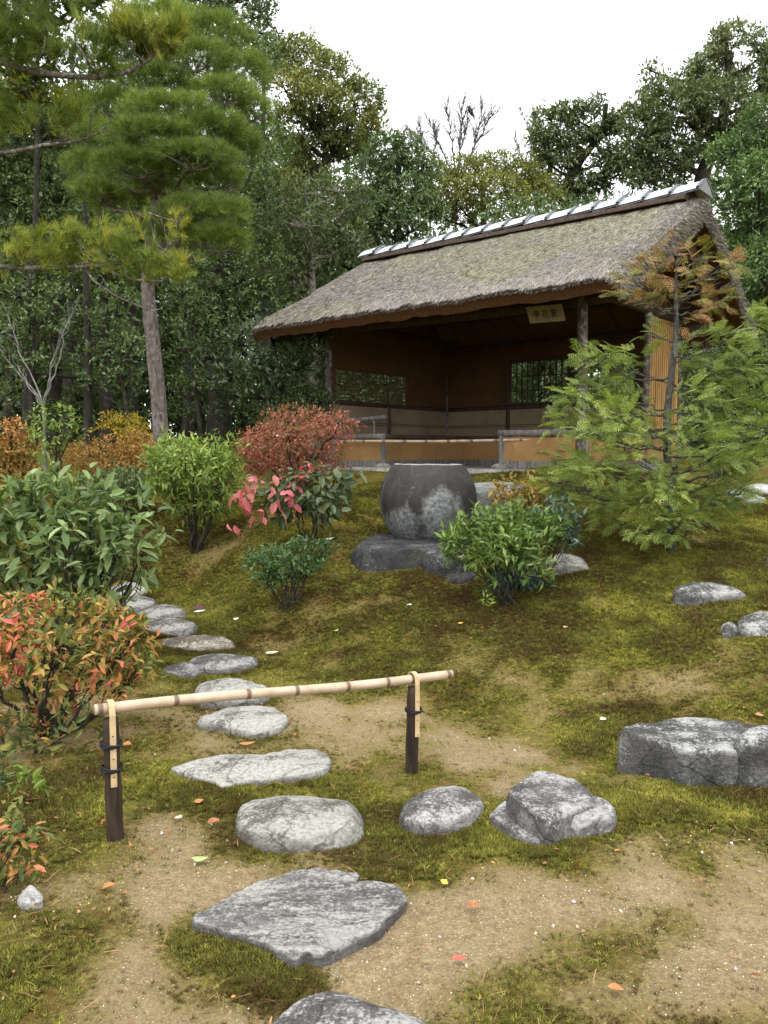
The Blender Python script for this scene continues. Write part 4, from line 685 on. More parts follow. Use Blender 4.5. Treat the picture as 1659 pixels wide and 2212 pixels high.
# ------------------------------------------------------------------ plants
RG = np.random.default_rng(21)
def rdir(n, r=RG): v = r.normal(size=(n, 3)); return norm(v)
LEAF = (np.array([[0, 0, 0], [.45, -.5, .06], [1, 0, -.05], [.45, .5, .06]]), np.array([[0, 1, 2, 3]]))
LEAF6 = (np.array([[0, 0, 0], [.28, -.42, .07], [.68, -.40, .05], [1, 0, -.10], [.68, .40, .05], [.28, .42, .07], [.5, 0, -.02]]), np.array([[0, 1, 6, 6], [1, 2, 6, 6], [2, 3, 6, 6], [3, 4, 6, 6], [4, 5, 6, 6], [5, 0, 6, 6]]))
def cl(px, py, D, rx, ry, rz=None):
    """a clump of foliage: centre on a sight line at distance D, radii from its apparent size"""
    m = D / FPX * 1.0; return (P(px, py, D), A(rx * m, (rz if rz else (rx + ry) / 2) * m, ry * m))
def clusters(clumps, dens, r=RG, shell=.55, low=-.45, gap=.0, gs=1.0):
    """points and outward directions of twig ends in the clumps; dens per square metre of clump surface"""
    Ps, Ds, Ci = [], [], []
    for k, (c, rad) in enumerate(clumps):
        ar = 4 * math.pi * ((rad[0] * rad[1]) ** 1.6 / 3 + (rad[0] * rad[2]) ** 1.6 / 3 + (rad[1] * rad[2]) ** 1.6 / 3) ** (1 / 1.6); n = max(4, int(ar * dens))
        d = rdir(n, r); keep = d[:, 2] > low - .55 * r.random(n); d = d[keep]; n = len(d)
        u = 1 - shell * r.random(n) ** 1.6 + np.where(r.random(n) < .10, .30 * r.random(n), 0); lump = 1 + .45 * fbm(d * 1.7 + c * .7, 3); p = c + d * rad * (u * lump)[:, None]
        if gap: kp = fbm(p / gs, 3) > -gap * 1.0 + 0 * u; p = p[kp]; d = d[kp]
        Ps.append(p); Ds.append(norm(d / rad)); Ci.append(np.full(len(p), k))
    return np.concatenate(Ps), np.concatenate(Ds), np.concatenate(Ci)
def leaves(M, clumps, dens, k, ln, wd, tmpl=LEAF, r=RG, spread=.9, upb=.35, gap=.0, gs=1.0, shell=.55, low=-.45, droop=.1, tintf=None, mat=0, jit=.35, tj=.18):
    p, d, ci = clusters(clumps, dens, r, shell, low, gap, gs)
    ct = r.random(len(clumps))[ci] * .35 + .33
    sh = norm(d + A(0, 0, upb) + .35 * r.normal(size=d.shape)); n = len(p)
    P_ = np.repeat(p, k, 0); S_ = np.repeat(sh, k, 0); T_ = np.repeat(ct, k); nn = n * k
    x = norm(S_ * (1 - .5 * spread) + spread * rdir(nn, r)) - A(0, 0, droop); z = norm(S_ * .6 + A(0, 0, .7) + jit * r.normal(size=(nn, 3)))
    P_ = P_ + S_ * (r.random(nn) * ln * 1.1)[:, None] + r.normal(size=(nn, 3)) * ln * .25
    t = np.clip(T_ + tj * r.normal(size=nn), 0, 1) if tintf is None else tintf(P_, r)
    s = ln * r.uniform(.45, 1.25, nn); M.stamp(tmpl[0], tmpl[1], P_, x, z, s, W=s * wd / ln, tint=t, mat=mat)
    return p, d
def limb(M, a, b, r0, r1, r=RG, sag=.12, n=9, k=6, jit=.05, start=None):
    a = np.asarray(a, float); b = np.asarray(b, float); L = np.linalg.norm(b - a); s = np.linspace(0, 1, n)
    mid = (a + b) / 2 + A(r.normal() * jit, r.normal() * jit, -sag + r.normal() * jit) * L
    p = ((1 - s) ** 2)[:, None] * a + (2 * s * (1 - s))[:, None] * mid + (s ** 2)[:, None] * b
    p[1:-1] += r.normal(size=(n - 2, 3)) * L * jit * .22
    M.tube(p, r0 + (r1 - r0) * s ** .8, k, cap=False); return p
def twigs(M, pts, clumps, r, per=5, rad=.012):
    for (c, rd) in clumps:
        for _ in range(per):
            d = rdir(1, r)[0]; d[2] = abs(d[2]) * .7; limb(M, c - d * rd * .15, c + d * rd * .85, rad, rad * .3, r, sag=.05, n=5, k=4, jit=.1)
def tree(name, label, cat, base, forks, clumps, bark, leafm, dens, k, ln, wd, tr=.16, group=None, seed=0, tmpl=LEAF, tw=5, branch_r=.05, **kw):
    """trunk line base > forks; a limb from the nearest fork to every clump"""
    r = np.random.default_rng(seed + 100); base = np.asarray(base, float); t = empty(name, base, label, cat, group); M = MB()
    pts = [base - A(0, 0, .15)] + [np.asarray(f, float) for f in forks]; p = np.array(pts)
    ss = np.linspace(0, len(p) - 1, len(p) * 7); pp = np.stack([np.interp(ss, np.arange(len(p)), p[:, i]) for i in range(3)], -1)
    for _ in range(4): pp[1:-1] = (pp[:-2] + pp[2:] + pp[1:-1] * 2) / 4
    pp += fbm(pp * .8 + seed, 2)[:, None] * A(.08, .05, 0) * np.minimum(1, np.arange(len(pp)) / 6)[:, None]
    rad = tr * (1 - .72 * (ss / ss[-1]) ** 1.1) * (1 + .35 * np.exp(-ss * 5)); M.tube(pp, rad, 14, wob=.12, seed=seed)
    tgt = pp[len(pp) // 3:]
    for (c, rd) in clumps:
        e = c - A(0, 0, rd[2] * .25); dd = np.linalg.norm(tgt - e, axis=1) + np.maximum(0, tgt[:, 2] - e[2] + .3) * 1.5; q = tgt[np.argmin(dd)]
        limb(M, q, e, min(branch_r, tr * .5), branch_r * .25, r, sag=.10)
    twigs(M, None, clumps, r, tw, branch_r * .28)
    M.build('trunk', bark, t, True)
    M = MB(); leaves(M, clumps, dens, k, ln, wd, tmpl, r, **kw); M.build('crown', leafm, t)
    return t
B_dark = bark_mat('bark_dark', (.012, .010, .008), (.045, .038, .030), 4, .2, .8, (.05, .055, .035))
B_pine = bark_mat('bark_pine', (.045, .036, .032), (.21, .175, .155), 7, .3, 1.0, (.22, .20, .18))
B_grey = bark_mat('bark_grey', (.09, .085, .08), (.28, .27, .25), 6, .3, .5)
B_pale = bark_mat('bark_pale', (.16, .14, .125), (.40, .36, .33), 8, .3, .5)
G_deep = leaf_mat('leaf_deep_green', [(0, (.032, .058, .02)), (.5, (.098, .152, .052)), (1, (.21, .28, .11))], .5, .32, .25)
G_gloss = leaf_mat('leaf_glossy', [(0, (.034, .062, .02)), (.5, (.10, .155, .054)), (1, (.22, .285, .12))], .46, .4, .25)
G_olive = leaf_mat('leaf_olive', [(0, (.07, .085, .02)), (.5, (.17, .19, .045)), (1, (.34, .33, .09))], .5, .3, .3)
G_camph = leaf_mat('leaf_camphor', [(0, (.07, .09, .028)), (.5, (.175, .205, .068)), (.8, (.31, .31, .105)), (1, (.44, .36, .12))], .5, .3, .3)
G_grey = leaf_mat('leaf_grey_green', [(0, (.05, .068, .026)), (.5, (.125, .155, .065)), (1, (.25, .28, .14))], .5, .32, .28)
G_pine = leaf_mat('pine_needles', [(0, (.04, .07, .014)), (.5, (.135, .20, .038)), (1, (.30, .38, .085))], .55, .2, .2)
G_pinel = leaf_mat('pine_needles_lit', [(0, (.06, .09, .016)), (.45, (.165, .215, .032)), (.8, (.36, .37, .06)), (.93, (.40, .28, .06)), (1, (.26, .10, .045))], .55, .2, .25)

# ---- main pine with its cloud-like pads of needles
def tuft_tmpl(n, seed, w=.035, cone=1.0):
    r = np.random.default_rng(seed); v = []; f = []
    for k in range(n):
        a = r.random() * 2 * math.pi; c = r.uniform(.1, cone); d = A(math.cos(c), math.sin(c) * math.cos(a), math.sin(c) * math.sin(a)); q = norm(np.cross(d, r.normal(size=3))); L = r.uniform(.75, 1.1); o = A(r.uniform(0, .25), 0, 0); b = len(v)
        v += [o - q * w / 2, o + q * w / 2, o + d * L]; f.append([b, b + 1, b + 2])
    return np.array(v), np.array(f)
def pine_pads(M, pads, r, dens, ln, tuft, tint=(.15, .95), low=-.25):
    p, d, ci = clusters(pads, dens, r, .45, low)
    x = norm(d * .8 + A(0, 0, .75) + .3 * r.normal(size=d.shape)); h = np.clip(d[:, 2] * .5 + .5, 0, 1)
    t = np.clip(r.random(len(pads))[ci] * .35 + .3 + .16 * r.normal(size=len(p)), 0, 1); M.stamp(tuft[0], tuft[1], p, x, rdir(len(p), r), ln * r.uniform(.75, 1.2, len(p)), tint=tint[0] + t * (tint[1] - tint[0]))
r = np.random.default_rng(4); PD = 10.6
pads = [cl(*q) for q in [(355, 62, 10.9, 105, 38, 90), (455, 85, 10.7, 90, 45, 90), (522, 172, 10.9, 66, 58, 80), (420, 140, 10.2, 100, 42, 90), (272, 112, 10.8, 66, 46, 80), (330, 190, 10.3, 95, 36, 90), (480, 215, 10.2, 78, 38, 80), (262, 245, 10.6, 78, 40, 90), (365, 250, 9.9, 108, 40, 90), (542, 250, 10.7, 52, 40, 70), (238, 312, 10.6, 78, 40, 90), (335, 305, 9.8, 108, 44, 90), (455, 292, 10.0, 88, 42, 80), (515, 330, 10.7, 55, 40, 80), (205, 372, 10.8, 66, 36, 80), (300, 372, 10.0, 98, 40, 90), (415, 350, 9.7, 105, 42, 80), (468, 395, 10.2, 66, 36, 70), (218, 428, 10.8, 60, 30, 80), (350, 425, 10.8, 70, 26, 80), (440, 478, 10.1, 108, 55, 90), (470, 530, 10.3, 72, 40, 80), (380, 510, 10.3, 62, 44, 80), (290, 450, 11.2, 80, 34, 90)]]
pb_ = gp(348, 1000); pb_ = P(348, 955, 10.9); pb_[2] = gz(pb_[0], pb_[1])
pine = empty('pine_tree', pb_, 'tall pine with rounded pads of dark green needles and scaly grey trunk', 'tree')
line = [pb_ - A(0, 0, .2), P(346, 900, 10.9), P(336, 800, 10.85), P(326, 700, 10.8), P(318, 620, 10.75), P(326, 520, 10.7), P(343, 420, 10.65), P(352, 380, 10.6), P(375, 260, 10.6), P(395, 160, 10.6), P(400, 80, 10.6)]
M = MB(); q = np.array(line); ss = np.linspace(0, len(q) - 1, 60); pp = np.stack([np.interp(ss, np.arange(len(q)), q[:, i]) for i in range(3)], -1)
for _ in range(3): pp[1:-1] = (pp[:-2] + pp[2:] + 2 * pp[1:-1]) / 4
M.tube(pp, np.interp(ss, [0, .6, 1, 4, 7, 10], [.125, .108, .100, .082, .06, .02]), 20, wob=.16, seed=3)
for (c, rd) in pads:
    tg = pp[28:]; e = c - A(0, 0, rd[2] * .35); k = np.argmin(np.linalg.norm(tg - e, axis=1) + 1.2 * np.maximum(0, tg[:, 2] - e[2])); b_ = limb(M, tg[k], e, .035, .014, r, sag=.06, jit=.07)
    for _ in range(9):
        d = rdir(1, r)[0]; d[2] = abs(d[2]) * .3; limb(M, e, c + d * rd * A(.85, .85, .5), .010, .004, r, sag=.02, n=5, k=4, jit=.12)
tr_ = M.build('trunk', B_pine, pine, True)
M = MB(); pine_pads(M, [(c + A(0, 0, rd[2] * .1), rd * A(.84, .9, .66)) for c, rd in pads], r, 520, .118, tuft_tmpl(22, 1, .030, 1.1), low=.02); M.build('crown', G_pine, pine)
# ---- nearer pine standing outside the frame, its branches reaching in from the left
npb = A(-4.4, 5.6, 0); npb[2] = gz(npb[0], npb[1])
npine = empty('pine_tree', npb, 'pine reaching in from the left edge with yellow green needles on long bare branches', 'tree')
M = MB(); q = np.array([npb - A(0, 0, .2), npb + A(.1, .1, 1.5), npb + A(0, .1, 3), npb + A(.1, 0, 4.5), npb + A(.1, .1, 6)]); ss = np.linspace(0, 4, 30); pp = np.stack([np.interp(ss, np.arange(5), q[:, i]) for i in range(3)], -1); M.tube(pp, .16 - .022 * ss, 14, wob=.15)
def npath(pts, r0, r1, kk=7):
    q = np.array(pts); s2 = np.linspace(0, len(q) - 1, len(q) * 6); w = np.stack([np.interp(s2, np.arange(len(q)), q[:, i]) for i in range(3)], -1)
    for _ in range(3): w[1:-1] = (w[:-2] + w[2:] + 2 * w[1:-1]) / 4
    M.tube(w, np.linspace(r0, r1, len(w)), kk, cap=True, wob=.1); return w
D1 = 5.3
w1 = npath([npb + A(.1, 0, 3.2), P(-120, 90, D1), P(0, 132, D1), P(70, 155, D1), P(130, 163, D1), P(215, 168, 5.2), P(280, 155, 5.2), P(330, 125, 5.2), P(345, 85, 5.1)], .030, .006)
w1b = npath([P(215, 167, 5.2), P(190, 135, 5.0), P(170, 100, 5.0)], .008, .004); w1c = npath([P(70, 155, D1), P(95, 110, 5.2), P(100, 60, 5.2)], .009, .004); w1d = npath([P(310, 138, 5.2), P(285, 105, 5.1), P(265, 80, 5.1)], .007, .003); w1e = npath([P(-60, 40, 5.4), P(30, 38, 5.4), P(90, 25, 5.4)], .012, .006)
w2 = npath([npb + A(.1, 0, 2.6), P(-80, 335, 5.5), P(20, 330, 5.5), P(100, 312, 5.4), P(150, 308, 5.4), P(190, 298, 5.3), P(205, 290, 5.3)], .019, .004)
w3 = npath([npb + A(.1, 0, 1.9), P(-60, 572, 5.1), P(40, 578, 5.0), P(120, 579, 5.0), P(200, 575, 4.9), P(270, 568, 4.9), P(330, 560, 4.9), P(355, 545, 4.8), P(378, 510, 4.8), P(385, 488, 4.8), P(376, 470, 4.8)], .017, .003)
w3b = npath([P(185, 578, 4.95), P(200, 605, 4.9), P(250, 640, 4.9), P(325, 672, 4.9), P(345, 668, 4.9)], .008, .004); w3c = npath([P(210, 578, 4.95), P(290, 605, 4.85), P(350, 608, 4.8), P(365, 600, 4.8)], .009, .004)
for w in (w1, w2, w3):
    for k in range(4, len(w), 3):
        d = rdir(1, r)[0]; d[2] = abs(d[2]) * .7 + .2; limb(M, w[k], w[k] + d * .22, .005, .0025, r, sag=-.05, n=5, k=4, jit=.1)
M.build('trunk', bark_mat('bark_near_pine', (.03, .026, .022), (.17, .145, .125), 9, .6, .6, (.26, .24, .22)), npine, True)
M = MB(); tf = tuft_tmpl(36, 5, .030, .95)
def ntufts(w, a, b, n, up, s, tint, spread=.10):
    ns = max(2, n // 9); i0 = r.uniform(a, b, ns) * (len(w) - 1); c = np.stack([np.interp(i0, np.arange(len(w)), w[:, j]) for j in range(3)], -1) + np.stack([r.normal(0, spread, ns), r.normal(0, spread, ns), up * r.random(ns)], -1)
    k = r.integers(0, ns, n); p = c[k] + r.normal(0, .028, (n, 3)) + A(0, 0, 1) * r.uniform(-.02, .05, (n, 1)); tn = tint - .10 + .15 * r.normal(size=ns)[k] + .08 * r.normal(size=n); x = A(0, 0, .9) + .45 * r.normal(size=(ns, 3))[k] + .3 * r.normal(size=(n, 3)); M.stamp(tf[0], tf[1], p, x, rdir(n, r), s * r.uniform(.7, 1.15, n), tint=np.clip(tn, 0, 1))
ntufts(w1, .12, .95, 260, .30, .11, .34, .06); ntufts(w1b, 0, 1, 60, .12, .10, .36, .07); ntufts(w1c, 0, 1, 110, .14, .11, .34, .12); ntufts(w1d, .2, 1, 60, .1, .10, .5, .07); ntufts(w1e, 0, 1, 190, .16, .11, .34, .13); ntufts(w1, .85, 1, 110, .14, .12, .58, .11)
ntufts(w2, .10, .8, 200, .28, .105, .5, .08); ntufts(w3, .10, .62, 420, .17, .085, .6, .07); ntufts(w3c, .1, 1, 150, .07, .085, .6, .06); ntufts(w3, .8, .95, 20, .05, .07, .95, .03)
M.build('crown', G_pinel, npine)

# ---- the wood behind: every tree has its own limbs and crown
def T(name, label, px, D, clq, bark, lm, dens, k, ln, wd, tr=.16, top=None, **kw):
    clp = [cl(q[0], q[1], D + (q[4] if len(q) > 4 else 0), q[2], q[3]) for q in clq]; b = P(px, 980, D); b[2] = gz(b[0], b[1])
    forks = top or []
    if not forks:
        cz = np.array([c for c, _ in clp]); m = cz.mean(0); forks = [b + (m - b) * .35 * A(.4, .4, 1), b * .45 + m * .55 + A(0, 0, .2), m + A(0, 0, (cz[:, 2].max() - m[2]) * .6)]
    else: forks = [P(q[0], q[1], D + (q[2] if len(q) > 2 else 0)) for q in top]
    return tree(name, label, 'tree', b, forks, clp, bark, lm, dens, k, ln, wd, tr, **kw)
GT = 'trees of the wood behind the pavilion'
T('camphor_tree', 'spreading tree with yellowing olive crown between the pine and the open sky', 575, 23, [(590, 140, 52, 42), (650, 135, 62, 40), (715, 175, 66, 46), (770, 225, 55, 50), (620, 195, 60, 40, -.6), (690, 235, 66, 44, -.8), (750, 285, 62, 42), (795, 265, 32, 34), (640, 265, 56, 40), (700, 315, 70, 36), (770, 325, 40, 24), (620, 325, 50, 40, .5), (600, 405, 66, 36, -.5), (660, 385, 52, 30)], B_dark, G_camph, 120, 7, .12, .05, .22, top=[(590, 560), (605, 450), (660, 390), (720, 330)], seed=1, gap=.16, gs=.5, branch_r=.07, shell=.5, low=-.2, group=GT)
T('broadleaf_tree', 'tall grey green tree rising above the roof ridge at the right', 1520, 19, [(1585, 100, 52, 42), (1640, 110, 46, 56), (1548, 150, 52, 40), (1490, 175, 52, 36), (1430, 205, 40, 36), (1405, 262, 52, 40), (1475, 240, 66, 42, -.6), (1560, 225, 70, 52, -.8), (1630, 200, 52, 50), (1395, 322, 46, 36), (1450, 322, 66, 42, -.4), (1530, 320, 72, 44), (1610, 300, 66, 50), (1390, 382, 36, 24), (1440, 392, 50, 26), (1405, 150, 13, 9), (1680, 160, 60, 60), (1700, 280, 60, 70)], B_dark, G_grey, 140, 7, .115, .045, .22, top=[(1525, 520), (1515, 400), (1550, 300), (1580, 200), (1560, 60)], seed=2, gap=.18, gs=.5, branch_r=.07, shell=.55, group=GT)
T('broadleaf_tree', 'leafy tree with fresh green foliage beside the gable at the right edge', 1680, 15, [(1600, 330, 40, 40), (1650, 270, 46, 50), (1575, 410, 42, 44), (1640, 390, 60, 60, -.6), (1600, 470, 46, 52), (1655, 480, 52, 60), (1605, 560, 42, 48), (1650, 580, 50, 60, -.6), (1625, 650, 42, 46), (1670, 700, 60, 70), (1720, 420, 60, 90), (1740, 600, 60, 90), (1560, 330, 30, 30), (1640, 770, 46, 50), (1600, 740, 40, 44, .8)], B_dark, leaf_mat('leaf_fresh', [(0, (.035, .065, .02)), (.5, (.10, .17, .055)), (1, (.22, .31, .12))], .44, .4, .28), 120, 7, .095, .04, .2, seed=3, gap=.3, gs=.35, branch_r=.06, group=GT)
T('broadleaf_tree', 'open branched tree with drooping leaf clusters behind the right half of the ridge', 1226, 21, [(1190, 258, 34, 20), (1240, 250, 34, 20), (1305, 228, 30, 17), (1345, 245, 26, 16), (1178, 308, 40, 22), (1232, 300, 34, 20), (1322, 275, 32, 20), (1290, 300, 30, 18), (1190, 352, 40, 22), (1250, 345, 28, 18), (1315, 335, 34, 24), (1340, 370, 34, 24), (1165, 395, 40, 24), (1275, 400, 40, 22), (1220, 425, 50, 24)], B_dark, G_grey, 115, 8, .16, .055, .17, top=[(1226, 470), (1228, 385), (1255, 345), (1300, 290), (1310, 225)], seed=4, branch_r=.06, droop=.55, shell=.8, tw=3, gap=.3, gs=.5, low=-.1, group=GT)
T('broadleaf_tree', 'rounded bushy olive tree behind the middle of the ridge', 1050, 20, [(955, 395, 52, 36), (1010, 375, 56, 34), (1070, 365, 52, 34), (1125, 385, 48, 36), (985, 430, 66, 36, -.6), (1060, 415, 70, 40, -.6), (1130, 430, 50, 34), (930, 445, 50, 30), (1170, 415, 40, 30), (1010, 465, 66, 30)], B_dark, G_olive, 110, 7, .10, .035, .2, seed=5, gap=.35, gs=.4, low=-.3, group=GT)
T('broadleaf_tree', 'tree with long drooping leaves above the left end of the roof ridge', 850, 18, [(835, 335, 44, 32), (880, 320, 32, 26), (800, 385, 46, 40), (865, 385, 52, 36), (915, 360, 30, 26), (835, 435, 62, 36), (900, 430, 46, 36), (790, 455, 46, 40), (850, 480, 60, 34), (930, 460, 30, 30)], B_dark, G_gloss, 85, 7, .15, .04, .18, seed=6, gap=.32, gs=.4, droop=.6, group=GT)
T('broadleaf_tree', 'loose grey green tree with pale twigs just left of the roof ridge', 680, 16, [(600, 440, 46, 36), (660, 420, 50, 36), (725, 415, 52, 34), (770, 440, 36, 34), (590, 510, 46, 46), (655, 490, 62, 44, -.6), (730, 485, 56, 40), (615, 570, 52, 44), (690, 555, 62, 44), (640, 620, 56, 36), (760, 520, 40, 34)], B_pale, G_grey, 90, 7, .095, .034, .15, seed=7, gap=.3, gs=.4, tw=14, group=GT)
T('evergreen_tree', 'dark evergreen filling the gap directly behind the tall pine', 470, 14.5, [(545, 350, 52, 60), (560, 430, 46, 50), (530, 500, 62, 52), (570, 560, 52, 50), (470, 590, 72, 44), (545, 630, 66, 44), (450, 650, 60, 40), (600, 640, 46, 40), (500, 690, 66, 36), (430, 560, 60, 44, 1), (420, 700, 44, 30)], B_dark, G_deep, 100, 7, .085, .036, .17, seed=8, gap=.3, gs=.4, top=[(462, 820), (460, 700), (480, 560), (510, 420)], group=GT)
T('evergreen_tree', 'dark spreading evergreen at the far left behind the near pine branches', 118, 13.5, [(50, 235, 80, 46), (140, 260, 72, 44), (30, 310, 80, 50), (120, 330, 72, 46), (60, 385, 90, 44), (165, 385, 66, 44), (30, 440, 70, 44), (120, 450, 84, 36), (190, 470, 62, 40), (60, 505, 84, 36), (-40, 380, 70, 70), (-60, 500, 80, 60), (200, 520, 70, 34)], B_dark, G_deep, 100, 7, .09, .04, .10, seed=9, gap=.28, gs=.45, top=[(112, 800), (108, 600), (110, 430), (90, 260)], group=GT)
T('maple_tree', 'green maple crown in the top left corner', 60, 12.5, [(40, 20, 80, 40), (120, 10, 60, 36), (190, 15, 36, 20), (60, 80, 72, 36), (130, 75, 46, 30), (0, 130, 62, 40), (100, 190, 60, 36), (30, 180, 60, 36), (-60, 60, 70, 60), (215, -20, 60, 24)], B_dark, leaf_mat('leaf_maple', [(0, (.03, .05, .01)), (.5, (.075, .115, .022)), (.85, (.15, .16, .03)), (1, (.30, .22, .03))], .5, .3, .35), 95, 7, .085, .06, .08, seed=10, gap=.22, gs=.4, group=GT)
T('broadleaf_tree', 'tree topping out above the tall pine with dark twigs against the sky', 480, 18, [(440, 15, 62, 36), (500, 0, 50, 32), (560, 25, 32, 28), (390, -10, 60, 36), (340, 10, 46, 30), (470, 60, 60, 36), (560, -30, 40, 30), (560, 70, 36, 30), (450, -60, 100, 50)], B_dark, G_gloss, 80, 7, .10, .045, .2, seed=11, gap=.25, gs=.45, tw=10, group=GT)
T('yellowing_tree', 'young tree with a patch of yellow leaves peeping left of the pine crown', 190, 12.2, [(172, 230, 40, 26), (195, 250, 26, 20), (150, 275, 40, 22)], B_dark, leaf_mat('leaf_yellowing', [(0, (.07, .10, .012)), (.5, (.20, .20, .02)), (1, (.42, .32, .025))], .5, .3, .35), 110, 7, .07, .035, .07, seed=12, group=GT)
T('evergreen_tree', 'slender evergreen with level sprays low between the pine trunk and the left edge', 232, 13, [(60, 600, 72, 30), (160, 620, 66, 28), (240, 590, 52, 30), (40, 690, 66, 30), (130, 730, 52, 24), (250, 720, 52, 22), (290, 770, 50, 22), (210, 790, 50, 20), (30, 790, 56, 34), (275, 650, 40, 24)], B_dark, G_deep, 95, 7, .085, .036, .13, seed=13, gap=.25, gs=.35, low=-.1, top=[(228, 850), (222, 720), (215, 560), (212, 450)], group=GT)
T('broadleaf_tree', 'understorey tree with pale edged leaves left of the pavilion', 640, 12.7, [(455, 775, 46, 36), (520, 745, 52, 36), (585, 715, 52, 36), (655, 735, 50, 40), (500, 820, 62, 36), (570, 800, 62, 42, -.5), (640, 800, 56, 42), (690, 760, 24, 46, .5), (560, 860, 72, 40), (640, 865, 60, 36), (480, 880, 52, 36), (690, 690, 40, 30, .6)], B_dark, leaf_mat('leaf_understorey', [(0, (.028, .052, .02)), (.5, (.08, .125, .055)), (.85, (.17, .225, .11)), (1, (.26, .31, .17))], .42, .45, .25), 105, 6, .088, .04, .08, seed=14, gap=.3, gs=.35, low=-.2, group=GT)
T('evergreen_shrub', 'layered evergreen shrub beside the left corner of the pavilion', 670, 12.4, [(665, 850, 40, 16), (640, 880, 52, 20), (690, 870, 30, 22), (600, 905, 60, 26), (670, 910, 46, 24)], B_dark, G_gloss, 130, 6, .07, .03, .05, seed=15, group=GT)
for i, (px, D, w, lab) in enumerate([(150, 17, .13, 'dark straight trunk behind the bare sapling in the shaded wood'), (20, 18.5, .12, 'dark trunk nearest the left edge in the shaded wood'), (225, 19.5, .12, 'dark trunk between the bare sapling and the tall pine'), (405, 18.5, .13, 'dark trunk just right of the tall pine trunk'), (462, 16.5, .16, 'mossy grey trunk midway between the pine and the pavilion'), (285, 20.5, .14, 'dark trunk close against the left side of the tall pine trunk')]):
    r2 = np.random.default_rng(70 + i); cq = [(px + r2.uniform(-90, 90), y, r2.uniform(60, 95), r2.uniform(40, 60), r2.uniform(-1, 1)) for y in (120, 220, 300, 380, 450, 520, 560)]
    T('evergreen_tree', lab, px, D, cq, B_dark if i != 4 else bark_mat('bark_mossy', (.05, .055, .04), (.16, .16, .13), 4, .3, .5), G_deep, 55, 7, .10, .045, w, seed=30 + i, gap=.25, gs=.5, top=[(px + 4, 700), (px - 6, 520), (px + 10, 300), (px, 120)], group=GT)
for i, (cq, D, lab) in enumerate([([(40, 640, 62, 34), (95, 700, 52, 30), (20, 720, 52, 32), (130, 650, 44, 26), (75, 780, 50, 26)], 12.2, 'mid green young tree behind the bare sapling'), ([(245, 690, 44, 26), (285, 740, 36, 24), (225, 760, 44, 24), (265, 815, 44, 22), (200, 830, 34, 20), (255, 640, 36, 22)], 12.0, 'mid green young tree left of the pine trunk'), ([(395, 640, 40, 30), (420, 700, 34, 28), (400, 760, 36, 26), (430, 830, 36, 26), (390, 840, 30, 24)], 12.4, 'mid green young tree right of the pine trunk'),
    ([(20, 850, 60, 30), (90, 880, 56, 26), (40, 760, 56, 34), (110, 800, 56, 30), (60, 700, 60, 34)], 13.5, 'leafy young evergreen in the shade at the left edge'), ([(180, 860, 52, 24), (235, 880, 46, 22), (200, 800, 52, 30), (270, 840, 40, 26), (240, 740, 46, 32), (190, 700, 52, 30)], 14.5, 'leafy young evergreen between the bare sapling and the pine trunk'), ([(400, 890, 44, 26), (420, 830, 44, 34), (390, 770, 46, 34), (430, 720, 46, 34), (395, 680, 44, 34)], 14.5, 'leafy young evergreen right of the pine trunk')]):
    T('evergreen_tree', lab, cq[0][0] + 40, D, cq, B_dark, G_gloss, 85, 7, .085, .036, .045, seed=60 + i, gap=.35, gs=.35, low=-.15, group=GT)
# trees right of and behind the pavilion
T('evergreen_tree', 'dark evergreen low behind the conifer at the right edge', 1600, 14.5, [(1560, 720, 50, 50), (1600, 800, 60, 56), (1540, 850, 50, 46), (1640, 880, 60, 50), (1590, 930, 70, 44), (1500, 800, 36, 60), (1690, 800, 60, 70), (1520, 920, 50, 40)], B_dark, G_deep, 90, 7, .09, .04, .1, seed=16, gap=.3, gs=.4, group=GT)
for i, (px, lab) in enumerate([(770, 'leafy tree seen through the lattice window'), (1010, 'green tree hidden behind the middle of the pavilion'), (1180, 'green tree seen through the barred window'), (1420, 'leafy tree behind the right gable of the pavilion')]):
    r2 = np.random.default_rng(50 + i); T('broadleaf_tree', lab, px, 18.5 if i else 16.5, [(px + r2.uniform(-110, 110), y, r2.uniform(60, 90), r2.uniform(45, 60), r2.uniform(-1, 1)) for y in (480, 540, 600, 660, 720, 770, 800, 830, 870, 900)], B_dark, G_gloss, 55, 7, .10, .045, .12, seed=40 + i, gap=.3, gs=.4, group=GT)
# bare winter trees against the sky
def bare(name, label, base, tips, bark, r0, seed, cat='tree', lev=2, spread=.35, group=None, twl=.5, nt=4):
    r = np.random.default_rng(seed); b = np.asarray(base, float); M = MB(); t = empty(name, b, label, cat, group)
    for tip in tips:
        tip = np.asarray(tip, float); p = limb(M, b + (0 if r0 > .02 else 0), tip, r0, r0 * .22, r, sag=-.04, n=12, k=6, jit=.05); L = np.linalg.norm(tip - b)
        for k in range(3, 12):
            for _ in range(nt // 2 if k < 6 else nt):
                d = norm(p[min(k + 1, 11)] - p[k - 1]) + spread * 1.7 * rdir(1, r)[0] + A(0, 0, .25); q = p[k] + norm(d) * L * r.uniform(.10, .30) * twl * 2; w = limb(M, p[k], q, r0 * .28, r0 * .10, r, sag=-.05, n=6, k=4, jit=.1)
                if lev > 1:
                    for _ in range(4):
                        kk = r.integers(2, 6); d2 = norm(q - p[k]) + .7 * rdir(1, r)[0] + A(0, 0, .2); limb(M, w[kk], w[kk] + norm(d2) * L * r.uniform(.05, .12) * twl * 2, r0 * .12, r0 * .06, r, sag=0, n=4, k=3, jit=.1)
    M.build('trunk', bark, t); return t
def fl(px, D): p = P(px, 980, D); p[2] = gz(p[0], p[1]); return p
B_bare = bark_mat('bark_bare', (.05, .042, .040), (.15, .125, .12), 6, .3, .3)
GB = 'bare trees on the skyline'
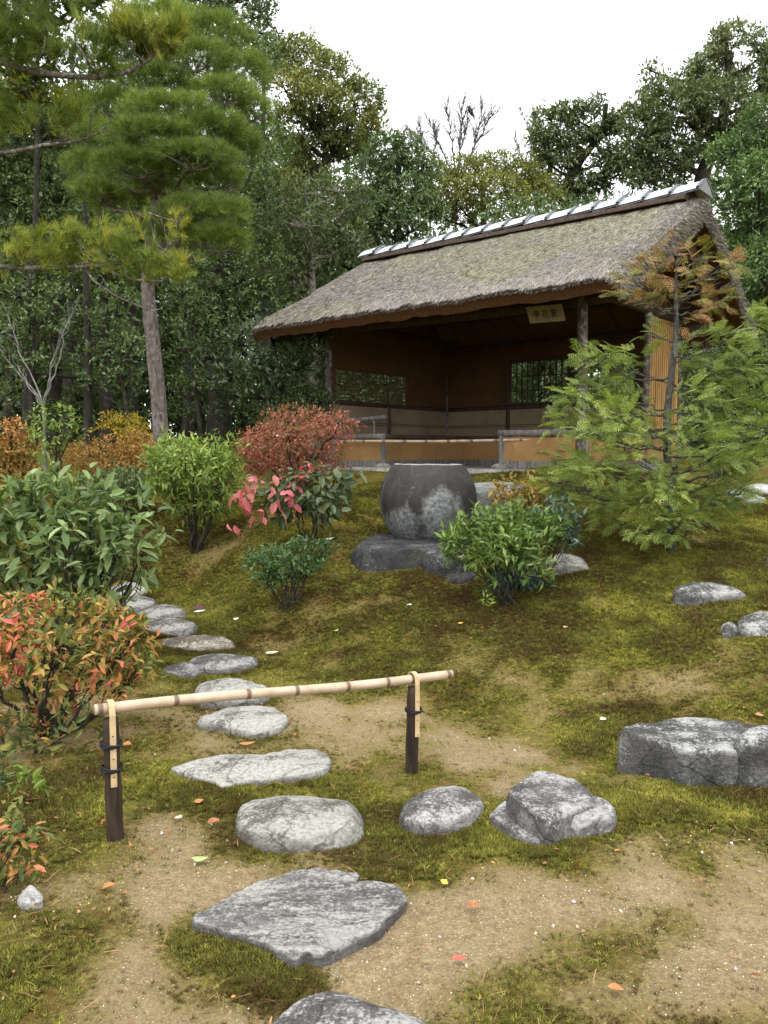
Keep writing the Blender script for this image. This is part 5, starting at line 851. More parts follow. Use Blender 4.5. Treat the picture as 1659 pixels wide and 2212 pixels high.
def bareT(label, px, D, fork, tips, seed, r0=.09, **kw):
    kw = {**dict(nt=7), **kw}
    b = fl(px, D); f = P(*fork, D); o = bare('bare_tree', label, f, [P(q[0], q[1], D + (q[2] if len(q) > 2 else 0)) for q in tips], B_bare, r0, seed, group=GB, **kw)
    M = MB(); limb(M, b - A(0, 0, .2), f, r0 * 1.7, r0, np.random.default_rng(seed), sag=0, n=8, k=8, jit=.02); M.build('lower_trunk', B_bare, o, True); return o
bareT('bare tree with a crow on it behind the middle of the ridge', 985, 30, (985, 400), [(930, 270), (965, 240), (1000, 225), (1016, 246), (1040, 240), (1062, 250), (900, 300)], 1, r0=.045)
bareT('smaller bare tree left of the one with the crow', 920, 32, (930, 380), [(880, 280), (905, 268), (860, 310), (945, 285)], 2, r0=.035)
bareT('thin bare tree between the crow tree and the open branched evergreen', 1150, 30, (1150, 390), [(1125, 240), (1150, 250), (1170, 265), (1112, 300)], 3, r0=.035, nt=5)
dt = bare('bare_tree', 'dead snag with crooked broken boughs above the pine and camphor', P(570, 165, 21), [P(510, 45, 21), P(540, 28, 21), P(635, 75, 21)], B_dark, .05, 5, lev=1, nt=1, group=GB); M = MB(); limb(M, fl(565, 21), P(570, 165, 21), .12, .05, RG, sag=0, n=8, k=8, jit=.02); M.build('lower_trunk', B_dark, dt, True)
# crow on the bare tree
cb = P(1016, 246, 30); M = MB(); crow = empty('crow', cb, 'small black crow perched at the top of a bare tree', 'bird')
u = A(-.75, 0, .66); hs = []
M.tube(np.array([cb + A(.16, 0, -.16), cb + A(.10, 0, -.06), cb + A(.05, 0, .02), cb + A(0, 0, .10), cb + A(-.03, 0, .17), cb + A(-.045, 0, .215), cb + A(-.06, 0, .25), cb + A(-.075, 0, .262)]), [.012, .035, .065, .085, .07, .045, .05, .025], 14); M.tube(np.array([cb + A(-.08, 0, .25), cb + A(-.12, 0, .245), cb + A(-.15, 0, .23)]), [.02, .014, .003], 8); M.tube(np.array([cb + A(0, .02, .04), cb + A(0, .02, -.03)]), .008, 5); M.tube(np.array([cb + A(.02, -.02, .04), cb + A(.02, -.02, -.03)]), .008, 5); M.build('body', plain('crow_black', (.012, .012, .014), .5), crow, True)
# far wood, one mass on the horizon
r = np.random.default_rng(77); cps = []
for ang in np.linspace(-85, 85, 70):
    for ring in (27, 36):
        a = math.radians(ang + r.uniform(-1.5, 1.5)); D = ring + r.uniform(-2, 3); x, y = D * math.sin(a), D * math.cos(a); hmax = (9.5 if ang < -3 else (6.0 if ang < 22 else 8.0)) * (1 if ring < 30 else .95)
        for z in np.arange(.8, hmax, 1.6): cps.append((A(x + r.uniform(-1, 1), y + r.uniform(-1, 1), gz(x, y) + z), A(1.6, 1.6, 1.15) * r.uniform(.8, 1.2)))
M = MB(); leaves(M, cps, 6.5, 7, .26, .13, LEAF, r, shell=.6, low=-.8)
tag(M.build('far_wood', G_deep), 'dim leafy woodland massed along the horizon behind the garden trees', 'woodland', kind='stuff')
# ------------------------------------------------------------------ shrubs and saplings of the garden
def stems(M, base, clumps, r, r0=.018, n=1, sag=-.02, twn=4):
    base = np.asarray(base, float)
    for (c, rd) in clumps:
        for _ in range(n):
            b = base + A(r.normal() * .03, r.normal() * .03, -.04); e = c + rdir(1, r)[0] * rd * .2; w = limb(M, b, e, r0 * r.uniform(.7, 1.1), r0 * .35, r, sag=.06, n=10, k=6, jit=.08)
            for _ in range(twn):
                d = rdir(1, r)[0]; d[2] = abs(d[2]) * .8; limb(M, w[r.integers(5, 10)], c + d * rd * .95, r0 * .3, r0 * .12, r, sag=.03, n=5, k=4, jit=.1)
def shrub(name, label, cat, bpx, D, clq, lm, dens, k, ln, wd, bark=None, group=None, seed=0, tmpl=LEAF, r0=.018, stem_n=1, twn=4, dz=0.0, **kw):
    r = np.random.default_rng(seed + 500); b = P(bpx[0], bpx[1], D); b[2] = gz(b[0], b[1]); t = empty(name, b, label, cat, group)
    clp = [cl(q[0], q[1], D + (q[4] if len(q) > 4 else 0), q[2], q[3]) for q in clq]
    M = MB(); stems(M, b, clp, r, r0, stem_n, twn=twn); M.build('stems', bark or B_dark, t, True)
    M = MB(); leaves(M, clp, dens, k, ln, wd, tmpl, r, **kw); M.build('foliage', lm, t); return t
def warm(name, stops, **kw): return leaf_mat(name, stops, **{**dict(rough=.5, spec=.3, trans=.32, var=.3), **kw})
L_red = warm('leaf_red', [(0, (.09, .10, .035)), (.2, (.20, .14, .06)), (.45, (.38, .15, .09)), (.7, (.48, .16, .13)), (1, (.60, .17, .20))])
L_orange = warm('leaf_orange', [(0, (.09, .11, .025)), (.3, (.27, .21, .05)), (.55, (.46, .25, .075)), (.8, (.50, .19, .09)), (1, (.52, .14, .10))])
L_mixed = warm('leaf_orange_green', [(0, (.08, .12, .032)), (.38, (.17, .20, .05)), (.5, (.38, .29, .075)), (.66, (.52, .29, .095)), (.8, (.60, .19, .10)), (1, (.62, .16, .15))], var=.2)
L_yel = warm('leaf_yellow', [(0, (.12, .14, .015)), (.5, (.34, .27, .02)), (1, (.55, .38, .04))])
L_bright = leaf_mat('leaf_bright', [(0, (.07, .125, .02)), (.5, (.20, .29, .055)), (.85, (.36, .43, .11)), (1, (.46, .37, .07))], .42, .45, .3)
L_big = leaf_mat('leaf_large_green', [(0, (.065, .115, .036)), (.5, (.18, .255, .09)), (.9, (.33, .40, .19)), (1, (.44, .47, .21))], .42, .42, .28)
L_green2 = leaf_mat('leaf_fresh_bush', [(0, (.045, .085, .018)), (.5, (.135, .215, .045)), (.92, (.29, .38, .10)), (1, (.42, .36, .10))], .42, .4, .28)
L_dark2 = leaf_mat('leaf_dark_bush', [(0, (.022, .055, .018)), (.5, (.07, .14, .045)), (1, (.16, .25, .09))], .42, .4, .24)
L_vib = leaf_mat('leaf_viburnum', [(0, (.03, .06, .022)), (.5, (.085, .12, .05)), (1, (.17, .19, .10))], .4, .45, .25)
L_pink = warm('leaf_pink', [(0, (.30, .16, .10)), (.5, (.58, .14, .17)), (1, (.72, .28, .28))])
shrub('azalea_bush', 'red and pink leaved azalea by the front left corner of the pavilion', 'shrub', (650, 1040), 9.4, [(640, 918, 78, 34), (565, 962, 52, 36), (690, 950, 66, 40), (605, 985, 70, 36), (728, 918, 38, 30), (540, 1000, 34, 24), (690, 1000, 52, 30), (620, 945, 70, 34, -.3), (590, 1015, 60, 20)], L_red, 420, 5, .040, .017, seed=1, shell=.5, low=-.5, tj=.2, gap=.35, gs=.2, upb=.5)
shrub('azalea_bush', 'orange azalea in front of the tall pine trunk', 'shrub', (240, 1040), 10.4, [(230, 985, 82, 36), (295, 962, 44, 32), (175, 1000, 50, 28), (260, 1010, 66, 28), (320, 990, 34, 30)], L_orange, 330, 5, .045, .019, seed=2, low=-.5, gap=.35, gs=.2)
shrub('azalea_bush', 'yellow bush rising behind the orange azalea', 'shrub', (272, 1000), 11.0, [(275, 925, 42, 24), (240, 912, 22, 18), (300, 945, 36, 22)], L_yel, 300, 5, .055, .022, seed=3, low=-.5)
shrub('maple_bush', 'orange red maple bush at the left edge below the bare sapling', 'shrub', (30, 1060), 10.0, [(20, 935, 42, 24), (45, 980, 50, 26), (0, 1000, 60, 34), (60, 1020, 36, 24), (25, 1045, 56, 22), (-60, 970, 60, 50)], L_orange, 300, 5, .05, .03, seed=4, low=-.4)
shrub('low_shrub', 'low dark green shrub under the orange azalea', 'shrub', (250, 1090), 9.6, [(215, 1048, 46, 22), (285, 1045, 52, 26), (255, 1070, 60, 20), (310, 1062, 26, 18)], G_gloss, 330, 6, .06, .024, seed=5, low=-.3)
shrub('low_shrub', 'yellow green sprigs between the bare sapling and the orange azalea', 'shrub', (130, 1060), 9.6, [(120, 905, 50, 26), (95, 940, 36, 24), (150, 945, 26, 22), (135, 1035, 36, 22), (110, 985, 32, 22), (180, 1060, 30, 18)], L_bright, 90, 6, .07, .028, seed=6, low=-.4)
shrub('round_shrub', 'bright yellow green bush between the orange azalea and the red one', 'shrub', (425, 1125), 8.9, [(405, 985, 70, 32), (355, 1000, 36, 34), (470, 985, 50, 34), (380, 1040, 58, 36), (450, 1040, 62, 40), (415, 1010, 70, 36, -.35), (350, 1045, 28, 30), (495, 1020, 22, 36), (420, 1085, 56, 26), (465, 1080, 36, 26)], L_bright, 165, 8, .085, .026, seed=7, low=-.6, spread=.8, gap=.3, gs=.25, upb=.5)
vb = shrub('viburnum_shrub', 'wide leaved shrub with pink leaves on its left, below the red azalea', 'shrub', (665, 1150), 8.1, [(680, 1062, 62, 28), (640, 1085, 56, 26), (740, 1040, 30, 20), (600, 1065, 40, 28), (700, 1090, 44, 22), (760, 1025, 14, 14), (650, 1050, 50, 20)], L_vib, 48, 5, .125, .07, seed=8, tmpl=LEAF6, low=-.6, droop=.55, r0=.010)
r = np.random.default_rng(9); M = MB(); leaves(M, [cl(*q) for q in ((530, 1090, 7.9, 28, 32), (560, 1050, 7.9, 30, 18), (585, 1100, 7.8, 22, 14), (515, 1050, 7.9, 14, 16), (620, 1045, 7.9, 24, 10), (665, 1028, 7.9, 20, 8))], 26, 4, .115, .065, LEAF6, r, low=-.7, droop=.6); M.build('pink_foliage', L_pink, vb)
shrub('dwarf_shrub', 'small dark green bush alone on the mossy slope left of the basin', 'shrub', (618, 1300), 6.75, [(560, 1222, 30, 20), (590, 1208, 34, 20), (632, 1200, 36, 22), (672, 1192, 30, 18), (700, 1188, 16, 14), (630, 1235, 44, 20), (580, 1250, 30, 18), (665, 1225, 34, 18), (612, 1262, 34, 18)], L_dark2, 330, 8, .052, .020, seed=10, low=-.3, spread=.75, upb=.7, r0=.010)
shrub('dwarf_shrub', 'bright green dense bush in front of the basin rock', 'shrub', (1096, 1302), 6.3, [(1008, 1168, 38, 30), (1055, 1150, 44, 28), (1115, 1140, 50, 32), (1040, 1200, 50, 28), (1105, 1188, 58, 34, -.2), (1165, 1165, 46, 30), (1080, 1232, 52, 26), (1140, 1225, 40, 26), (1000, 1195, 26, 18)], L_green2, 230, 9, .078, .026, seed=11, low=-.4, spread=.75, upb=.75, r0=.012)
shrub('dwarf_shrub', 'blue green bush tucked behind the bright one in front of the basin rock', 'shrub', (1140, 1290), 6.6, [(1185, 1130, 38, 26), (1215, 1110, 24, 18), (1205, 1160, 32, 22), (1110, 1255, 44, 24), (1085, 1275, 36, 18), (1240, 1160, 16, 12), (1150, 1250, 26, 18)], leaf_mat('leaf_blue_green', [(0, (.014, .042, .022)), (.5, (.045, .095, .058)), (1, (.12, .19, .14))], .34, .55, .2), 230, 8, .07, .024, seed=12, low=-.4, upb=.7, r0=.012)
shrub('azalea_bush', 'small yellow orange azalea between the basin and the conifer', 'shrub', (1125, 1130), 7.8, [(1095, 1068, 32, 26), (1150, 1062, 32, 26), (1125, 1092, 46, 22), (1165, 1095, 20, 16)], L_orange, 210, 6, .068, .028, seed=13, low=-.5, tintf=lambda p, r: np.clip(.34 + .16 * r.normal(size=len(p)), 0, .8), r0=.010)
shrub('large_leaf_shrub', 'shrub with large drooping green leaves at the left edge over the path', 'shrub', (120, 1420), 5.3, [(40, 1105, 70, 44), (120, 1085, 66, 38), (205, 1100, 62, 36), (275, 1110, 46, 34), (60, 1170, 80, 48), (160, 1165, 80, 46, -.2), (255, 1175, 60, 40), (310, 1185, 22, 34), (50, 1245, 66, 36), (150, 1240, 80, 38), (245, 1245, 52, 34), (190, 1285, 56, 24), (-60, 1150, 80, 90)], L_big, 62, 8, .118, .044, seed=14, tmpl=LEAF6, low=-.55, spread=.95, droop=.22, upb=.4, r0=.016, twn=7)
shrub('azalea_bush', 'tall orange and red leaved azalea left of the bamboo barrier', 'shrub', (110, 1640), 4.35, [(45, 1335, 62, 36), (140, 1330, 66, 36), (225, 1350, 56, 40), (285, 1390, 36, 40), (40, 1405, 62, 42), (130, 1410, 72, 44, -.2), (225, 1430, 66, 44), (300, 1445, 20, 44), (60, 1480, 56, 30), (160, 1490, 60, 30), (255, 1485, 44, 26), (40, 1555, 52, 32), (120, 1545, 36, 26), (100, 1595, 44, 22), (-50, 1420, 60, 90)], L_mixed, 270, 6, .056, .021, seed=15, tmpl=LEAF6, low=-.6, spread=.9, gap=.2, gs=.2, tj=.22, r0=.017, twn=6)
shrub('azalea_bush', 'pink and red leaved sprigs cut off by the left edge near the bottom', 'shrub', (-10, 2030), 2.75, [(-10, 1830, 40, 36), (45, 1805, 30, 20), (10, 1890, 42, 34), (55, 1880, 22, 20), (20, 1955, 36, 28), (-60, 1900, 50, 70)], L_mixed, 260, 6, .047, .020, seed=16, tmpl=LEAF6, low=-.6, tintf=lambda p, r: np.where(r.random(len(p)) < .55, r.uniform(0, .3, len(p)), r.uniform(.5, 1, len(p))), r0=.006)
shrub('low_shrub', 'dark leafy undergrowth at the left edge beneath the tall azalea', 'shrub', (20, 1660), 4.1, [(10, 1570, 60, 40), (70, 1600, 50, 34), (20, 1640, 56, 28), (130, 1600, 36, 30), (-50, 1620, 60, 50), (180, 1560, 36, 26)], leaf_mat('leaf_under', [(0, (.04, .06, .02)), (.5, (.10, .13, .035)), (.85, (.22, .20, .05)), (1, (.45, .22, .07))], .5, .3, .28), 110, 6, .058, .022, seed=22, tmpl=LEAF6, low=-.6, r0=.006)
shrub('azalea_bush', 'loose green and red sprigs spreading along the left edge below the seedling', 'shrub', (10, 1850), 3.1, [(5, 1755, 46, 30), (50, 1775, 34, 20), (15, 1810, 50, 26), (70, 1835, 26, 16), (-40, 1780, 50, 40)], L_mixed, 190, 6, .045, .018, seed=23, tmpl=LEAF6, low=-.6, tintf=lambda p, r: np.clip(r.normal(.30, .22, len(p)), 0, 1), r0=.005)
shrub('fern_clump', 'feathery green plant at the left edge under the orange azalea', 'plant', (0, 1720), 3.7, [(5, 1650, 24, 26), (-20, 1690, 30, 24)], L_dark2, 500, 6, .03, .008, seed=17, r0=.004)
shrub('seedling', 'small green four leaved seedling in the moss at the left', 'plant', (62, 1718), 3.45, [(60, 1697, 8, 5)], L_bright, 600, 7, .06, .024, seed=18, tmpl=LEAF6, r0=.003, twn=0, low=0)
shrub('seedling', 'tiny light green fern seedling below the bright green bush', 'plant', (1048, 1312), 6.0, [(1046, 1300, 9, 6)], L_bright, 900, 5, .05, .014, seed=19, r0=.002, twn=0, low=0)
shrub('seedling', 'tiny dark leaved weed between the whitish stones and the barrier', 'plant', (448, 1604), 4.4, [(448, 1600, 9, 4)], L_green2, 900, 5, .03, .016, seed=20, r0=.002, twn=0, low=0)
sb = P(92, 1035, 9.7); sb[2] = gz(sb[0], sb[1]); fk = P(94, 878, 9.7)
B_sap = bark_mat('bark_sapling', (.10, .095, .088), (.28, .265, .25), 8, .3, .4)
yt = bare('young_tree', 'bare grey sapling forking above the left bushes', fk, [P(28, 778, 9.7), P(-10, 745, 9.8), P(128, 735, 9.6), P(165, 655, 9.5), P(150, 700, 9.8), P(8, 660, 9.8)], B_sap, .011, 31, lev=2, spread=.4, twl=.30, nt=1)
M = MB(); limb(M, sb - A(0, 0, .1), fk, .028, .020, np.random.default_rng(3), sag=0, n=8, k=10, jit=.02); M.build('lower_trunk', B_sap, yt, True)
# ---- the conifer with flat ferny sprays in front of the gable
def spray_tmpl(seed=0):
    r = np.random.default_rng(seed); v = []; f = []
    def dia(a, d, L, w):
        n = np.array([-d[1], d[0]]); b = len(v); z = lambda q: -.22 * q[0] ** 2
        for q in (a, a + d * L * .5 + n * w, a + d * L, a + d * L * .5 - n * w): v.append([q[0], q[1], z(q) + r.normal() * .008])
        f.append([b, b + 1, b + 2, b + 3])
    dia(np.array([0., 0.]), np.array([1., 0.]), 1.0, .018); sg = 1
    for x in np.linspace(.10, .93, 13):
        sg = -sg; L = .52 * (1 - x * .72) * r.uniform(.75, 1.15); an = math.radians(r.uniform(32, 48)) * sg; d = np.array([math.cos(an), math.sin(an)]); a = np.array([x, 0.]); dia(a, d, L, .016)
        k = 0
        for u in np.linspace(.2, .95, max(3, int(L * 14))):
            k += 1; a2 = an + math.radians(40) * (1 if k % 2 else -1); dia(a + d * L * u, np.array([math.cos(a2), math.sin(a2)]), .13 * (1.15 - u * .5), .019)
    return np.array(v), np.array(f)
L_hin = leaf_mat('conifer_spray', [(0, (.07, .115, .026)), (.45, (.205, .275, .06)), (.85, (.38, .45, .115)), (1, (.45, .47, .15))], .5, .35, .3)
L_hino = leaf_mat('conifer_spray_rusty', [(0, (.12, .16, .04)), (.35, (.24, .22, .055)), (.62, (.36, .22, .075)), (.85, (.30, .14, .075)), (1, (.20, .085, .06))], .55, .25, .25)
HD = 7.2; r = np.random.default_rng(61); hb = P(1452, 1150, HD); hb[2] = gz(hb[0], hb[1])
hin = empty('conifer', hb, 'young conifer with flat light green sprays and a rusty orange top by the gable', 'tree')
gcl = [cl(q[0], q[1], HD + (q[4] if len(q) > 4 else r.uniform(-.25, .3)), q[2], q[3]) for q in [(1570, 735, 58, 30), (1625, 700, 36, 34), (1300, 775, 46, 30), (1360, 790, 40, 36), (1235, 860, 34, 26), (1290, 850, 52, 36), (1360, 865, 46, 34), (1215, 915, 40, 22), (1285, 930, 56, 32), (1370, 930, 50, 40), (1540, 800, 52, 36), (1600, 790, 48, 40), (1640, 850, 30, 46), (1550, 870, 56, 40), (1520, 940, 62, 36), (1610, 940, 52, 42), (1640, 990, 40, 34), (1230, 990, 52, 28), (1310, 1010, 62, 36), (1400, 1000, 52, 40), (1480, 1010, 52, 40), (1560, 1020, 62, 36), (1240, 1050, 44, 22), (1300, 1080, 62, 26), (1380, 1080, 56, 30), (1470, 1075, 56, 34), (1550, 1075, 52, 26), (1340, 1120, 44, 18), (1430, 1125, 44, 18), (1500, 850, 36, 34), (1480, 760, 30, 26), (1420, 720, 26, 20), (1690, 900, 50, 70), (1590, 1000, 50, 30), (1440, 930, 36, 28, -.35), (1445, 1050, 52, 30, -.4), (1470, 1120, 46, 24, -.35), (1450, 1148, 40, 16, -.3), (1400, 1140, 44, 20, -.3), (1520, 1120, 44, 22, -.2), (1350, 960, 50, 34, -.35), (1270, 1015, 50, 30, -.3), (1540, 980, 50, 32, -.35), (1600, 1060, 44, 30), (1190, 1040, 30, 18), (1330, 900, 40, 30, -.3)]]
ocl = [cl(q[0], q[1], HD + r.uniform(-.2, .25), q[2], q[3]) for q in [(1465, 545, 42, 26), (1420, 575, 44, 28), (1510, 560, 36, 24), (1380, 605, 40, 24), (1450, 600, 50, 30), (1530, 600, 46, 26), (1575, 575, 24, 16), (1400, 645, 42, 20), (1470, 650, 52, 28), (1540, 650, 44, 22), (1360, 640, 26, 16), (1470, 690, 40, 16), (1590, 610, 16, 14)]]
M = MB(); tk = [hb - A(0, 0, .1)] + [P(px, py, HD) for px, py in ((1448, 1080), (1442, 1000), (1440, 900), (1452, 800), (1462, 700), (1458, 620), (1466, 545))]
q = np.array(tk); ss = np.linspace(0, 7, 50); pp = np.stack([np.interp(ss, np.arange(8), q[:, i]) for i in range(3)], -1)
for _ in range(4): pp[1:-1] = (pp[:-2] + pp[2:] + 2 * pp[1:-1]) / 4
M.tube(pp, np.interp(ss, [0, 1, 3, 5, 7], [.042, .036, .032, .022, .006]), 14, wob=.18)
for (c, rd) in gcl + ocl:
    e = c - A(0, 0, rd[2] * .2); k = np.argmin(np.linalg.norm(pp - e, axis=1) + 1.0 * np.maximum(0, pp[:, 2] - e[2] + .12)); w = limb(M, pp[k], e, .011, .004, r, sag=.14, n=12, jit=.09)
    for _ in range(8):
        d = rdir(1, r)[0]; d[2] *= .5; limb(M, w[r.integers(6, 12)], c + d * rd * .9, .005, .002, r, sag=.02, n=5, k=4, jit=.1)
M.build('trunk', bark_mat('bark_conifer', (.022, .019, .016), (.085, .075, .065), 7, .3, .8, (.11, .13, .11)), hin, True)
def sprays(cls, dens, tr, ln):
    M = MB(); p, d, ci = clusters(cls, dens, r, .75, -.9); ct = r.random(len(cls))[ci] * .3
    ax = pp[np.argmin(np.linalg.norm(p[:, None] - pp[None, ::4], axis=2), axis=1) * 4]; o = norm((p - ax) * A(1, 1, .4)); x = norm(o * .8 + d * .4 + A(0, 0, .22) + .38 * r.normal(size=d.shape)); z = A(0, 0, 1) + .5 * r.normal(size=d.shape) - o * .2
    t = np.clip(tr[0] + (tr[1] - tr[0]) * (r.random(len(p)) * .65 + ct), 0, 1)
    for s in range(3):
        m = np.arange(len(p)) % 3 == s; tv, tf = spray_tmpl(s); M.stamp(tv, tf, p[m], x[m], z[m], ln * r.uniform(.6, 1.2, m.sum()), tint=t[m])
    return M
sprays(gcl, 145, (.1, 1), .150).build('foliage', L_hin, hin); sprays(ocl, 72, (0, 1), .145).build('rusty_foliage', L_hino, hin)
# ------------------------------------------------------------------ moss, pebbles, fallen needles and leaves
RE = np.random.default_rng(91)
def inside(poly, x, y, grow=1.0):
    c = poly.mean(0); q = c + (poly - c) * grow; r_ = np.zeros(len(x), bool); x0, y0 = q[:, 0], q[:, 1]; x1, y1 = np.roll(x0, -1), np.roll(y0, -1)
    for a, b, c_, d in zip(x0, y0, x1, y1):
        m = (b > y) != (d > y)
        with np.errstate(divide='ignore', invalid='ignore'): r_ ^= m & (x < (c_ - a) * (y - b) / (d - b + 1e-12) + a)
    return r_
def scatter(n, r0, r1, ang=.62, pw=1.0):
    u = RE.random(n); rr = (r0 ** pw + (r1 ** pw - r0 ** pw) * u) ** (1 / pw); a = RE.uniform(-ang, ang, n); return rr * np.sin(a), rr * np.cos(a)
def offstones(x, y, grow=1.0):
    m = np.ones(len(x), bool); z = G(x, y)
    for p, zt in STONES: m &= ~(inside(p, x, y, grow) & (z < zt))
    return m
def tuft(n, seed, w=.30, lean=2.2):
    r = np.random.default_rng(seed); v = []; f = []
    for k in range(n):
        a = k * 2 * math.pi / n + r.uniform(-.4, .4); l = r.uniform(.5, lean); d = norm(A(1, l * math.cos(a), l * math.sin(a))) * 1.15; q = A(0, -math.sin(a), math.cos(a)) * w / 2; o = A(-.15, .12 * math.cos(a), .12 * math.sin(a)); b = len(v); v += [o - q, o + q, o + d * r.uniform(.8, 1.1)]; f.append([b, b + 1, b + 2])
    return np.array(v), np.array(f)
x, y = scatter(400000, 1.6, 10.5, .60, 1.0); ring = []
for p, zt in STONES[:18]:                                        # deeper moss crowding round the stones
    c = p.mean(0); k = RE.integers(0, len(p), 1500); u = RE.random(1500); e = p[k] * (1 - u)[:, None] + np.roll(p, -1, 0)[k] * u[:, None]; dlt = (e - c); dlt = dlt / np.linalg.norm(dlt, axis=1, keepdims=True); ring.append(e + dlt * np.abs(RE.normal(0, .07, 1500))[:, None] + RE.normal(0, .01, (1500, 2)))
ring = np.concatenate(ring); nr_ = len(ring); x = np.concatenate([x, ring[:, 0]]); y = np.concatenate([y, ring[:, 1]]); isr = np.arange(len(x)) >= len(x) - nr_
mo = MOSS(x, y); keep = (mo + RE.normal(0, .20, len(x)) + np.where(isr, .20, 0) > .60) & offstones(x, y, .97); x, y, mo = x[keep], y[keep], mo[keep]
z = G(x, y); dd = np.hypot(x, y); big = fbm(xyn(x, y, 1.3, 3), 3); sm = fbm(xyn(x, y, 5, 8), 3)
tint = np.clip(.44 + .46 * sm + .34 * big + .20 * RE.normal(size=len(x)), 0, 1); s = np.clip(.011 + .010 * np.clip(mo - .4, 0, 1) + .0012 * dd, .011, .03) * RE.uniform(.5, 1.1, len(x)); hgt = np.where(mo > .8, .008, 0)
M = MB()
for kk in range(3):
    m = np.arange(len(x)) % 3 == kk; tv, tf = tuft(7, kk); nn = m.sum(); M.stamp(tv, tf, np.stack([x[m], y[m], z[m] + hgt[m]], -1), A(0, 0, 1) + .28 * RE.normal(size=(nn, 3)), rdir(nn, RE), s[m], tint=tint[m])
moss_m = leaf_mat('moss', [(0, (.095, .055, .024)), (.25, (.085, .066, .020)), (.5, (.130, .130, .028)), (.75, (.225, .215, .042)), (1, (.38, .35, .075))], .8, .12, .3, var=.3)
tag(M.build('moss', moss_m), 'star moss covering the slope and crowding round the stones', 'moss', kind='stuff')
# grit and small pebbles on the bare soil
PB = (np.array([[1, 0, 0], [-1, 0, 0], [0, 1, 0], [0, -1, 0], [0, 0, .7], [0, 0, -.7]]) * .5, np.array([[0, 2, 4], [2, 1, 4], [1, 3, 4], [3, 0, 4], [2, 0, 5], [1, 2, 5], [3, 1, 5], [0, 3, 5]]))
x, y = scatter(42000, 1.6, 7.5, .6); mo = MOSS(x, y); keep = (mo + RE.normal(0, .2, len(x)) - .9 * fbm(xyn(x, y, 2.6, 7), 3) < .30) & offstones(x, y); x, y = x[keep], y[keep]; n = len(x)
M = MB(); sz = .0028 + .0035 * RE.random(n) ** 3 + .010 * (RE.random(n) < .012); M.stamp(PB[0], PB[1], np.stack([x, y, G(x, y) + sz * .22], -1), rdir(n, RE), rdir(n, RE), sz * 1.3, W=sz, tint=RE.random(n))
tag(M.build('pebbles', leaf_mat('grit', [(0, (.16, .11, .06)), (.4, (.36, .27, .15)), (.8, (.58, .50, .36)), (.93, (.66, .64, .60)), (1, (.12, .14, .19))], .7, .3, 0)), 'pale grit and pebbles strewn on the bare sandy soil', 'pebbles', kind='stuff')
# fallen pine needles and crumbs of leaf
x, y = scatter(2600, 1.5, 9.5, .6); n = len(x); M = MB(); a = RE.uniform(0, 2 * math.pi, n)
M.stamp(np.array([[0, -.5, 0], [0, .5, 0], [.5, .5, .05], [.5, -.5, .05], [1, 0, 0]]), np.array([[0, 3, 2, 1], [3, 4, 2, 2]]), np.stack([x, y, G(x, y) + .016], -1), np.stack([np.cos(a), np.sin(a), RE.normal(0, .12, n)], -1), A(0, 0, 1) + .2 * RE.normal(size=(n, 3)), RE.uniform(.03, .10, n), W=.0014 + .0003 * np.hypot(x, y), tint=RE.uniform(0, .5, n))
x, y = scatter(2200, 1.5, 10.5, .62); keep = RE.random(len(x)) < np.where(x < -.8, 1.0, .22); x, y = x[keep], y[keep]; n = len(x)
M.stamp(LEAF6[0], LEAF6[1], np.stack([x, y, G(x, y) + .018], -1), rdir(n, RE) * A(1, 1, .25), A(0, 0, 1) + .45 * RE.normal(size=(n, 3)), RE.uniform(.012, .035, n), W=RE.uniform(.007, .014, n), tint=RE.uniform(.1, 1, n))
tag(M.build('leaf_litter', leaf_mat('litter', [(0, (.18, .10, .045)), (.3, (.32, .20, .095)), (.5, (.24, .105, .045)), (.8, (.36, .15, .06)), (1, (.38, .24, .10))], .7, .2, .1)), 'fallen pine needles and leaf crumbs scattered over moss and soil', 'leaf litter', kind='stuff')
# the leaves one can pick out
def curl_leaf(n=11, m=5, cup=.25, bend=.35):
    v = []; f = []
    for i in range(n):
        u = i / (n - 1); w = math.sin(math.pi * u ** .8) * .5 + .002
        for j in range(m): q = j / (m - 1) * 2 - 1; v.append([u, q * w, cup * w * abs(q) ** 1.5 + bend * (u - .5) ** 2 * .6])
    for i in range(n - 1):
        for j in range(m - 1): f.append([i * m + j, (i + 1) * m + j, (i + 1) * m + j + 1, i * m + j + 1])
    return np.array(v), np.array(f)
def lmat(c): return plain('fallen_leaf_' + '_'.join(str(int(q * 100)) for q in c), c, .55, .35, .3, 60)
CO = dict(green=(.30, .40, .14), orange=(.40, .17, .06), rust=(.30, .12, .055), red=(.42, .09, .06), pale=(.66, .52, .36), white=(.72, .66, .58), purple=(.09, .03, .04), yellow=(.60, .42, .06), tan=(.44, .29, .13))
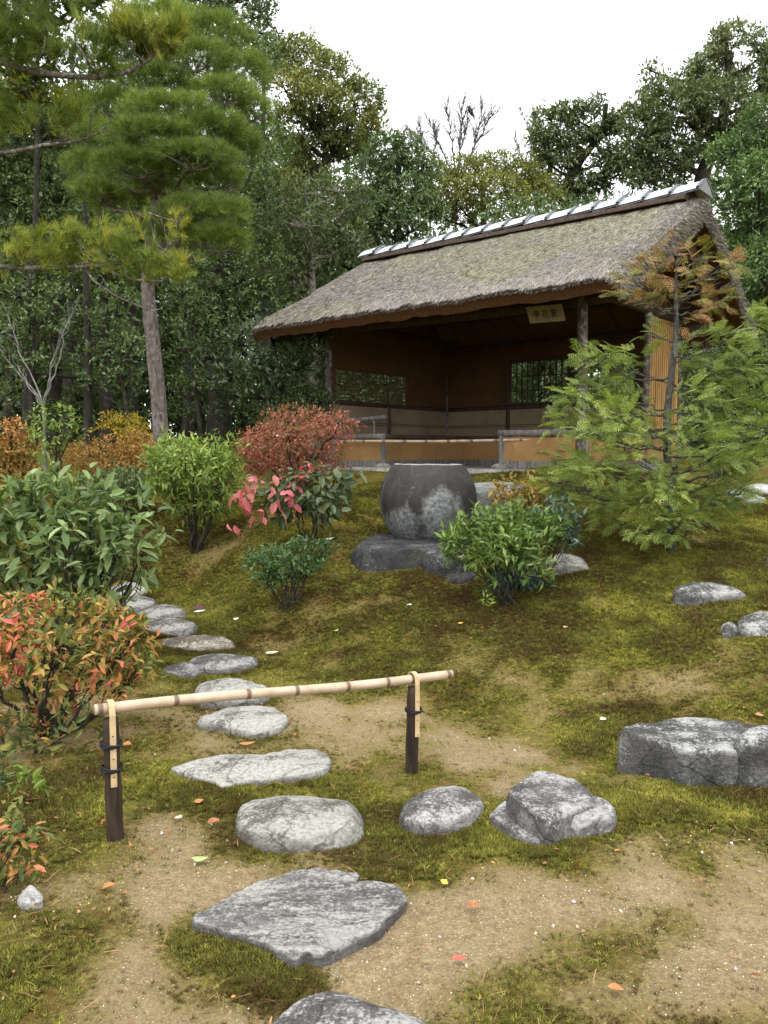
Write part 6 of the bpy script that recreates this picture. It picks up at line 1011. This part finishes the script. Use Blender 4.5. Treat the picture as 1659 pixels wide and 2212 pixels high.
for (px, py, ln, wd, co, az, lab) in [(433, 1867, 36, 15, 'green', -10, 'fallen light green leaf right of the left post of the barrier'), (236, 1930, 27, 13, 'orange', 35, 'curled orange leaf on the bare soil near the lower left'), (1022, 1970, 22, 26, 'rust', 80, 'rust coloured leaf on the sand right of the layered slab'), (992, 2087, 30, 13, 'red', -5, 'red leaf near the bottom on bare soil'), (1330, 2154, 32, 13, 'orange', -30, 'orange brown leaf near the bottom right'), (960, 1918, 16, 14, 'yellow', 60, 'yellowish leaf at the right tip of the layered slab'), (462, 1788, 28, 15, 'rust', 30, 'brown leaf left of the smooth oval stone'), (386, 1776, 15, 16, 'pale', 70, 'pinkish leaf between the left post and the oval stone'), (430, 1742, 20, 16, 'orange', 20, 'orange leaf below the left end of the widest pale stone'), (535, 1616, 36, 10, 'orange', 0, 'orange leaf lying between the pointed whitish stone and the widest one'), (588, 1417, 30, 12, 'pale', 5, 'pale leaf on the soil beside the jagged stone'), (430, 1318, 26, 18, 'purple', 5, 'dark red leaf beside the small flat grey stone'), (432, 1326, 26, 9, 'white', 10, 'white underside of a leaf in front of the dark red one'), (510, 1342, 13, 11, 'white', 10, 'small white leaf on the slope above the path'), (712, 1168, 22, 10, 'white', 25, 'white leaf left of the basin rock'), (884, 1312, 11, 12, 'white', 70, 'tiny white leaf on the moss below the basin'), (995, 1353, 14, 7, 'yellow', 20, 'small yellow leaf on the moss below the bright green bush'), (1640, 1553, 14, 18, 'orange', 80, 'orange leaf behind the big dark boulder'), (1222, 1362, 13, 10, 'tan', 50, 'tan leaf lying midway up the mossy slope'), (1303, 1563, 16, 12, 'pale', 20, 'pinkish leaf on the moss left of the big dark boulder'), (725, 1368, 16, 10, 'green', 45, 'small green leaf on the moss between the path and the slope'), (275, 1618, 22, 13, 'orange', -20, 'orange leaf just right of the left post'), (1110, 1800, 12, 10, 'red', 10, 'tiny red maple leaf in the moss before the angular block'), (1210, 1760, 0, 0, None, 0, '')]:
    if not co: continue
    p = gp(px, py); m = np.linalg.norm(p - EYE) / FPX; M = MB(); a = math.radians(az); tv, tf = curl_leaf(cup=RE.uniform(-.2, .45), bend=RE.uniform(.0, .45)); L = max(ln, wd) * m * .95; W_ = min(ln, wd) * m * 1.1
    M.stamp(tv, tf, np.array([[0, 0, 0]]) - A(math.cos(a), math.sin(a), 0) * L / 2, A([math.cos(a), math.sin(a), .12])[0][None] if False else np.array([[math.cos(a), math.sin(a), .10]]), np.array([[.15 * RE.normal(), -.18, 1]]), L, W=W_)
    o = M.build('fallen_leaf', lmat(CO[co]), smooth=True); o.location = p + A(0, 0, .022); tag(o, lab, 'leaf', 'fallen leaves on the ground')
